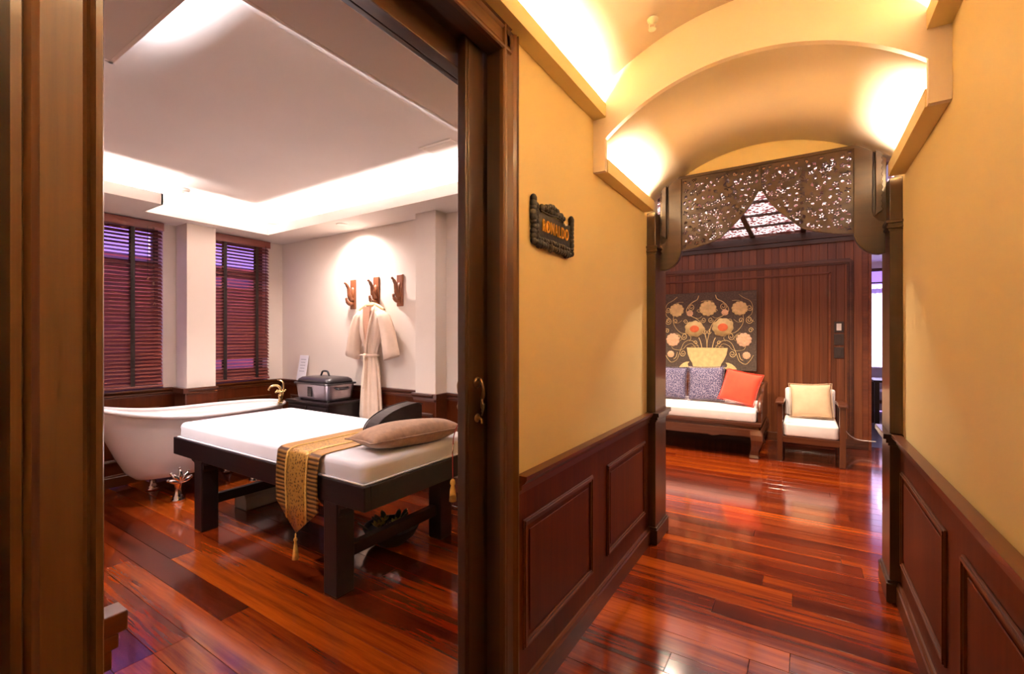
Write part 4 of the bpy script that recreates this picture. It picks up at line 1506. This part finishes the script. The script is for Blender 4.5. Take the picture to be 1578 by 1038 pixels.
rb = thing('bathrobe', 'beige kimono bathrobe tied with a belt, hanging from the middle hook', 'robe', (RX, RY, 0.575))
prof = [(1.165, .065, .028, 0), (1.145, .10, .036, 0), (1.12, .165, .045, .1), (1.07, .192, .055, .3), (.98, .185, .062, .6), (.88, .16, .062, .9), (.77, .115, .058, 1.0), (.675, .072, .048, .9), (.645, .070, .046, .7), (.61, .085, .05, .9), (.52, .108, .058, 1.1), (.38, .125, .062, 1.2), (.20, .138, .066, 1.3), (0.02, .150, .070, 1.4), (0.0, .150, .070, 1.4)]
rings = []
NN = 64
for z, hx_, hy_, fd in prof:
    ring = []
    for k in range(NN):
        a = 2 * math.pi * k / NN
        m_ = 1 + fd * (0.10 * math.sin(9 * a + 2.0 * z) + 0.06 * math.sin(14 * a + 1.3))
        # front overlap groove
        fr_ = 0.35 * fd * math.exp(-((a - 1.5 * math.pi + 0.12) / 0.10) ** 2)
        ring.append((hx_ * math.cos(a) * (1 + 0.4 * (m_ - 1)), hy_ * math.sin(a) * (m_ - fr_), z))
    rings.append(ring)
MB().loft(rings[::-1], True, True).build('robe_body', 'robe_cotton', rb, smooth=True, subsurf=1)
for s in (-1, 1):
    rows = []
    for q, (cx, cz, rx, rz) in enumerate(((0.13, 1.10, 0.05, 0.045), (0.19, 1.04, 0.068, 0.05), (0.235, 0.92, 0.082, 0.052), (0.265, 0.80, 0.092, 0.052), (0.29, 0.69, 0.10, 0.052), (0.30, 0.635, 0.102, 0.050))):
        row = []
        tilt = R(16)
        for k in range(24):
            a = 2 * math.pi * k / 24
            u_ = rx * math.cos(a)
            v_ = rz * math.sin(a) * (1 + 0.12 * math.sin(5 * a + q * 0.4))
            row.append((s * (cx + u_ * math.cos(tilt)), v_, cz + u_ * math.sin(tilt) * 1.0))
        rows.append(row)
    MB().loft(rows, True, False).build('sleeve', 'robe_cotton', rb, smooth=True, solid=0.006)
    cl_ = [(s * 0.062, 0.0, 1.168), (s * 0.075, -0.036, 1.12), (s * 0.060, -0.066, 1.0), (s * 0.034, -0.074, 0.87), (-0.012 + s * 0.012, -0.070, 0.75), (-0.02, -0.058, 0.67)]
    MB().tube(spline(cl_, 5), 0.014, 8, sy=0.6).build('collar', 'robe_cotton', rb, smooth=True)
MB().prism([(-0.055, 1.150), (0.055, 1.150), (0.046, 1.05), (0.022, 0.90), (-0.012, 0.78), (-0.034, 0.90), (-0.05, 1.05)], 'y', -0.066, -0.05).build('lining', 'robe_lining', rb)
bel = MB().tube([(0.078 * math.cos(2 * math.pi * k / 20), 0.054 * math.sin(2 * math.pi * k / 20), 0.655) for k in range(20)], 0.014, 8, closed=True).build('belt', 'robe_cotton', rb, smooth=True)
MB().ball((-0.02, -0.066, 0.655), (0.030, 0.018, 0.022), 10, 6).build('knot', 'robe_cotton', bel, smooth=True)
MB().tube(spline([(-0.03, -0.07, 0.655), (-0.075, -0.075, 0.66), (-0.105, -0.07, 0.645)], 4), 0.012, 8, sy=0.6).build('belt_end', 'robe_cotton', bel, smooth=True)
MB().tube(spline([(-0.02, -0.075, 0.65), (-0.012, -0.085, 0.50), (-0.018, -0.09, 0.32)], 5), 0.012, 8, sy=0.5).build('belt_end', 'robe_cotton', bel, smooth=True)

# ---- key tassel on the sliding door ------------------------------------------
kt = thing('key_tassel', 'small gold tassel on a red cord hanging from the sliding door handle', 'tassel', (-1.030, 1.225, 0.845))
MB().tube(spline([(0.002, 0.05, 0.285), (0.0, 0.012, 0.24), (0.0, 0, 0.18), (0.0, 0, 0.075)], 5), 0.0018, 6).build('cord', 'red_cord', kt, smooth=True)
MB().tube(spline([(0.0, 0.004, 0.20), (0.004, -0.004, 0.18), (-0.002, 0.0, 0.16)], 5), 0.0022, 6).build('key_ring', 'chrome', kt, smooth=True)
MB().lathe([(0.002, 0.078), (0.008, 0.072), (0.010, 0.062), (0.006, 0.054), (0.010, 0.04), (0.013, 0.0), (0.002, 0.0)], 12).build('tassel_skirt', 'gold_thread', kt, smooth=True)

# ================================================================== LOUNGE
# ---- daybed ---------------------------------------------------------------
SX0, SX1, SY0, SY1 = -2.30, -0.41, 5.95, 7.08
sf = thing('daybed', 'carved rosewood daybed with long white seat cushion below the painting', 'sofa', ((SX0 + SX1) / 2, (SY0 + SY1) / 2, 0))
hx, hy = (SX1 - SX0) / 2, (SY1 - SY0) / 2
B(-hx, hx, -hy, hy, 0.375, 0.415).build('seat_deck', 'rosewood', sf, bevel=0.006)
B(-hx + 0.02, hx - 0.02, -hy + 0.025, -hy + 0.06, 0.32, 0.375).build('waist_rail', 'rosewood', sf, bevel=0.004)
# scalloped apron
pts = [(-hx, 0.34), (-hx, 0.20)]
n = 40
for i in range(n + 1):
    u = -1 + 2 * i / n
    a = abs(u)
    z = 0.245 - 0.012 * math.cos(math.pi * a * 1.0)
    if a > 0.86:
        z -= 0.06 * ((a - 0.86) / 0.14) ** 1.5
    if 0.42 < a < 0.52:
        z -= 0.022 * math.sin(math.pi * (a - 0.42) / 0.10)
    pts.append((u * (hx - 0.01), z))
pts += [(hx, 0.20), (hx, 0.34)]
MB().prism(pts, 'y', -hy - 0.004, -hy + 0.032).build('scalloped_apron', 'rosewood', sf, bevel=0.004)
for sx in (-1, 1):
    B(min(sx * (hx - 0.035), sx * (hx + 0.002)), max(sx * (hx - 0.035), sx * (hx + 0.002)), -hy + 0.03, hy, 0.23, 0.34).build('side_apron', 'rosewood', sf, bevel=0.004)
    for sy in (-1, 1):
        cx, cy = sx * (hx - 0.06), sy * (hy - 0.06)
        rows = []
        for z, off, wd in ((0.34, 0.0, 0.060), (0.28, 0.012, 0.066), (0.22, 0.018, 0.064), (0.15, 0.010, 0.052), (0.09, -0.008, 0.044), (0.04, -0.018, 0.046), (0.0, -0.012, 0.056)):
            ox, oy = cx + sx * off, cy + sy * off
            rows.append([(ox - wd, oy - wd, z), (ox + wd, oy - wd, z), (ox + wd, oy + wd, z), (ox - wd, oy + wd, z)])
        MB().loft(rows).build('leg', 'rosewood_z', sf, bevel=0.010, seg=3)
# arms and back
for sx in (-1, 1):
    x0, x1 = sorted((sx * (hx - 0.045), sx * hx))
    arm = [(-hy + 0.10, 0.415), (-hy + 0.10, 0.52), (-hy + 0.13, 0.60), (-hy + 0.20, 0.655), (-hy + 0.34, 0.68), (-hy + 0.52, 0.70), (-hy + 0.60, 0.755), (-hy + 0.70, 0.78), (hy, 0.79), (hy, 0.415)]
    MB().prism(arm, 'x', x0, x1).build('arm_panel', 'rosewood_z', sf, bevel=0.008)
    MB().tube(spline([(sx * (hx - 0.022), p[0], p[1]) for p in arm[1:9]], 3), 0.026, 8).build('arm_rail', 'rosewood', sf, smooth=True)
B(-hx, hx, hy - 0.05, hy, 0.74, 0.80).build('back_rail', 'rosewood', sf, bevel=0.01)
B(-hx + 0.05, hx - 0.05, hy - 0.04, hy - 0.015, 0.415, 0.74).build('back_panel', 'rosewood', sf, bevel=0.003)
cushion_block(-hx + 0.05, hx - 0.055, -hy + 0.02, hy - 0.06, 0.416, 0.555, 0.035).build('seat_cushion', 'seat_white', sf, smooth=True)

grp = 'scatter cushions on the lounge seats'
pillow('scatter_cushion', 'navy_weave', 0.47, 0.45, 0.15, (-1.58, 6.56, 0.785), (R(-14), R(1), R(4)), 'navy and white woven cushion half hidden by the left archway post', group=grp, seed=3)
pillow('scatter_cushion', 'navy_weave', 0.46, 0.47, 0.15, (-1.10, 6.54, 0.795), (R(-14), R(-2), R(-2)), 'navy and white woven cushion beside the orange cushion', group=grp, seed=4)
pillow('scatter_cushion', 'orange_cloth', 0.47, 0.42, 0.15, (-0.672, 6.38, 0.785), (R(-20), R(8), R(-22)), 'bright orange cushion leaning on the arm of the daybed', group=grp, seed=5)

# ---- armchair --------------------------------------------------------------
ac = thing('armchair', 'square dark wood armchair with white cushions beside the daybed', 'armchair', (0.065, 6.40, 0))
hx, y0, y1 = 0.32, -0.37, 0.40
for sx in (-1, 1):
    xc = sx * (hx - 0.028)
    B(xc - 0.028, xc + 0.028, y0, y0 + 0.055, 0, 0.655).build('leg', 'rosewood_z', ac, bevel=0.005)
    B(xc - 0.028, xc + 0.028, y1 - 0.055, y1, 0, 0.60).build('leg', 'rosewood_z', ac, bevel=0.005)
    armp = [(y0 - 0.03, 0.655), (y0 - 0.03, 0.68), (y0 + 0.1, 0.695), (y1 - 0.1, 0.655), (y1, 0.64), (y1, 0.61), (y0 + 0.1, 0.665)]
    MB().prism(armp, 'x', xc - 0.042, xc + 0.042).build('armrest', 'rosewood', ac, bevel=0.006)
    B(xc - 0.015, xc + 0.015, y0 + 0.055, y1 - 0.055, 0.23, 0.29).build('side_rail', 'rosewood', ac, bevel=0.004)
B(-hx + 0.056, hx - 0.056, y0 + 0.008, y0 + 0.045, 0.22, 0.29).build('front_rail', 'rosewood', ac, bevel=0.004)
B(-hx + 0.056, hx - 0.056, y1 - 0.045, y1 - 0.008, 0.22, 0.29).build('back_rail', 'rosewood', ac, bevel=0.004)
B(-hx + 0.04, hx - 0.04, y0 + 0.03, y1 - 0.03, 0.275, 0.293).build('seat_deck', 'rosewood', ac)
B(-hx + 0.056, hx - 0.056, y1 - 0.045, y1 - 0.015, 0.56, 0.66).build('back_slat', 'rosewood', ac, bevel=0.004)
cushion_block(-hx + 0.06, hx - 0.06, y0 + 0.005, y1 - 0.05, 0.294, 0.445, 0.03).build('seat_cushion', 'seat_white', ac, smooth=True)
bc = cushion_block(-hx + 0.062, hx - 0.062, -0.07, 0.07, 0, 0.34, 0.03).build('back_cushion', 'seat_white', ac, smooth=True)
bc.location = (0, y1 - 0.14, 0.446)
bc.rotation_euler = (R(-8), 0, 0)
pillow('scatter_cushion', 'cream_cloth', 0.44, 0.42, 0.15, (0.075, 6.50, 0.655), (R(-16), R(-2), R(3)), 'cream cushion with sewn bands standing on the armchair', group=grp, seed=6)

# ---- painting ----------------------------------------------------------------
PX, PZ = -1.187, 1.505
pt = thing('flower_painting', 'square taupe painting of cream lotus flowers in a bowl above the daybed', 'painting', (PX, YW - 0.052, PZ))
B(-0.64, 0.64, 0, 0.045, -0.565, 0.565).build('canvas', 'canvas_taupe', pt, bevel=0.003)
KX, KZ = 0.001085, 0.00129


def pp(x_, y_, d=0.003):
    return Vector(((x_ - 495) * KX, -d, (525 - y_) * KZ))


vase = [(235, 715), (750, 715), (735, 790), (705, 850), (675, 890), (650, 945), (320, 945), (305, 890), (275, 850), (248, 790)]
MB().prism([(pp(*p).x, pp(*p).z) for p in vase], 'y', -0.008, 0).build('painted_bowl', 'paint_cream', pt, bevel=0.003)
for s in (1, -1):
    mx = lambda x_: x_ if s > 0 else 990 - x_
    mound = [(655, 945), (860, 950), (835, 920), (800, 895), (760, 880), (720, 878), (745, 905), (735, 930), (700, 932)]
    MB().prism([(pp(mx(a), b_).x, pp(mx(a), b_).z) for a, b_ in mound], 'y', -0.006, 0).build('painted_foot', 'paint_cream', pt, bevel=0.002, seg=1)


def stem(pts, r_=0.006, mir=True, name='painted_stem', mat='paint_cream'):
    for s in ((1, -1) if mir else (1,)):
        q = [pp(x_ if s > 0 else 990 - x_, y_, 0.003) for x_, y_ in pts]
        MB().tube(spline(q, 6), r_, 6, sy=0.6).build(name, mat, pt, smooth=True)


def spiral(cx, cy, r0, turns, mir=True, dirn=1):
    pts = []
    for k in range(int(turns * 8) + 1):
        a = dirn * 2 * math.pi * k / 8
        r_ = r0 * (1 - 0.8 * k / (turns * 8))
        pts.append((cx + r_ * math.cos(a), cy + r_ * math.sin(a)))
    stem(pts, 0.0045, mir)


stem([(600, 715), (640, 660), (720, 630), (790, 660), (830, 730), (860, 800), (890, 860), (960, 890), (1010, 850), (1050, 790)])
stem([(640, 715), (690, 670), (760, 690), (800, 730), (860, 745), (940, 730), (965, 680)], 0.005)
stem([(560, 715), (580, 640), (600, 600)])
stem([(735, 555), (830, 545), (900, 490), (935, 420), (930, 350)])
stem([(520, 540), (560, 450), (620, 390), (700, 350), (760, 300), (735, 240), (680, 195), (620, 165), (600, 120)], 0.0055)
stem([(800, 190), (860, 190), (920, 215), (960, 260)], 0.005)
stem([(880, 125), (940, 165), (1010, 200), (1040, 260), (1030, 340), (990, 380), (1060, 430)], 0.005)
stem([(420, 190), (470, 180), (495, 178)], 0.005)
stem([(720, 640), (700, 600), (735, 570)], 0.0045)
stem([(495, 715), (500, 640), (520, 560), (525, 500)], 0.005)
stem([(560, 360), (600, 380), (650, 372)], 0.0045)
stem([(850, 640), (820, 610), (850, 570), (900, 545)], 0.0045)
stem([(880, 770), (900, 830), (930, 850)], 0.0045)
stem([(600, 690), (660, 700), (700, 705)], 0.005)
stem([(820, 400), (870, 430), (930, 425)], 0.0045)
for c_ in ((870, 600, 34, 1.3), (640, 660, 26, 1.2), (770, 420, 30, 1.3), (905, 410, 28, 1.2), (1020, 520, 30, 1.4), (600, 300, 24, 1.2)):
    spiral(*c_, True, -1)
for c_ in ((695, 250, 42, 1.6), (1005, 275, 36, 1.5), (1000, 405, 45, 1.7), (790, 585, 42, 1.6), (540, 400, 34, 1.5), (805, 780, 40, 1.5), (520, 535, 28, 1.3)):
    spiral(*c_)


def lotus(cx, cy, rx, ry, mat, red=False, name='painted_flower'):
    mb = MB()
    c_ = pp(cx, cy)
    ax, az = rx * KX, ry * KZ
    if red:
        th = 0.35 if cx > 495 else -0.1
        out_ = []
        for k in range(40):
            a = 2 * math.pi * k / 40
            w_ = 1 + 0.05 * math.sin(9 * a) + 0.03 * math.sin(5 * a + 1)
            u_, v_ = ax * w_ * math.cos(a), az * w_ * math.sin(a)
            out_.append((c_.x + u_ * math.cos(th) - v_ * math.sin(th), c_.z + u_ * math.sin(th) + v_ * math.cos(th)))
        mb.prism(out_, 'y', -0.008, 0)
    else:
        for nP, rr, sz in ((11, 0.72, 0.27), (7, 0.42, 0.36)):
            for k in range(nP):
                a = 2 * math.pi * k / nP + 0.2
                M_ = Matrix.Rotation(-a, 3, 'Y')
                mb.ball(c_ + Vector((rr * ax * math.cos(a), -0.002 * (rr < 0.5), rr * az * math.sin(a))), (sz * ax, 0.006, sz * az * 1.05), 8, 4, M_)
        mb.ball(c_, (0.35 * ax, 0.010, 0.35 * az), 10, 5)
    o = mb.build(name, mat, pt, smooth=True)
    mb = MB()
    if red:
        mb.ball(c_ + Vector((0, -0.004, 0)), (0.50 * ax, 0.008, 0.45 * az), 14, 6)
        mb.build('flower_heart', 'paint_red', o, smooth=True)
    else:
        for k in range(5):
            a = 2 * math.pi * k / 5 + 0.5
            mb.tube(spline([c_ + Vector((0.12 * ax * math.cos(a), -0.009, 0.12 * az * math.sin(a))), c_ + Vector((0.5 * ax * math.cos(a + .3), -0.0085, 0.5 * az * math.sin(a + .3))), c_ + Vector((0.75 * ax * math.cos(a + .7), -0.006, 0.75 * az * math.sin(a + .7)))], 4), 0.0022, 5)
        mb.build('petal_line', 'paint_peach' if mat == 'paint_cream' else 'paint_cream', o, smooth=True)


lotus(505, 270, 110, 90, 'paint_cream')
for cx, cy, rx, ry, m_ in ((890, 280, 100, 80, 'paint_cream'), (940, 625, 95, 80, 'paint_peach'), (970, 795, 50, 42, 'paint_peach'), (715, 320, 45, 36, 'paint_peach')):
    lotus(cx, cy, rx, ry, m_)
    lotus(990 - cx, cy, rx, ry, m_)
lotus(690, 485, 130, 100, 'paint_cream', True)
lotus(335, 500, 125, 92, 'paint_cream', True)

# ---- switches and cord ---------------------------------------------------------
for z_, mt_, lb in ((1.545, 'plastic_white', 'top wall switch plate with a lit white rocker, on the panelled wall'), (1.385, 'switch_dark', 'middle dark wall switch plate on the panelled wall'), (1.215, 'switch_dark', 'lowest dark wall switch plate on the panelled wall')):
    t = thing('light_switch', lb, 'switch', (0.385, YW, z_), group='switch plates on the lounge wall')
    B(-0.052, 0.052, -0.012, 0, -0.07, 0.07).build('plate', 'switch_dark', t, bevel=0.003)
    B(-0.026, 0.026, -0.018, -0.012, -0.045, 0.045).build('rocker', mt_, t, bevel=0.002)
tag(MB().tube(spline([(0.42, 6.95, 0.30), (0.47, 7.05, 0.21), (0.53, 7.12, 0.15), (0.60, 7.155, 0.125), (0.69, 7.16, 0.122), (0.75, 7.12, 0.13)], 6), 0.006, 8).build('power_cord', 'plastic_white', smooth=True), 'thin white power cord running along the baseboard beside the armchair', 'cord')

# ---- bright room beyond ------------------------------------------------------------
rows = []
for k in range(61):
    x_ = 0.62 + 0.85 * k / 60
    y_ = 11.05 + 0.03 * math.sin(k * 1.3) + 0.01 * math.sin(k * 0.5)
    rows.append([(x_, y_, 0.62), (x_, y_ + 0.004, 1.5), (x_, 11.05 + 0.4 * (y_ - 11.05), 2.42)])
cu_ = thing('sheer_curtain', 'white sheer curtain over the bright window beyond the lounge', 'curtain', (0, 0, 0))
MB().loft(rows, False, False, closed=False).build('curtain_cloth', 'sheer_cloth', cu_, smooth=True)
MB().tube([(0.55, 11.05, 2.45), (2.4, 11.05, 2.45)], 0.014, 10).build('curtain_rod', 'rosewood', cu_, smooth=True)
mb = MB()
for k in range(9):
    mb.lathe([(0.012, -0.004), (0.020, -0.004), (0.020, 0.004), (0.012, 0.004)], 10, (0.66 + k * 0.1, 11.05, 2.44), 'x')
mb.build('curtain_ring', 'chrome', cu_)
tb = thing('sunroom_table', 'dark narrow table leg and top glimpsed beyond the lounge wall', 'table', (1.22, 9.3, 0))
B(-0.30, 0.30, -0.3, 0.3, 0.71, 0.745).build('table_top', 'espresso', tb, bevel=0.005)
for sx in (-1, 1):
    for sy in (-1, 1):
        B(sx * 0.255 - 0.03, sx * 0.255 + 0.03, sy * 0.255 - 0.03, sy * 0.255 + 0.03, 0, 0.71).build('leg', 'espresso_z', tb, bevel=0.004)
sb_ = thing('sunroom_bench', 'pale upholstered bench under the bright window beyond the lounge', 'bench', (1.35, 10.55, 0))
cushion_block(-0.45, 0.45, -0.28, 0.28, 0.30, 0.46, 0.03).build('seat', 'upholstery_grey', sb_, smooth=True)
cushion_block(-0.45, 0.45, 0.18, 0.30, 0.46, 0.86, 0.03).build('backrest', 'upholstery_grey', sb_, smooth=True)
B(-0.44, 0.44, -0.26, 0.26, 0.24, 0.30).build('base_rail', 'rosewood', sb_, bevel=0.004)
for sx in (-1, 1):
    for sy in (-1, 1):
        B(sx * 0.40 - 0.025, sx * 0.40 + 0.025, sy * 0.22 - 0.025, sy * 0.22 + 0.025, 0, 0.24).build('leg', 'rosewood_z', sb_, bevel=0.003)
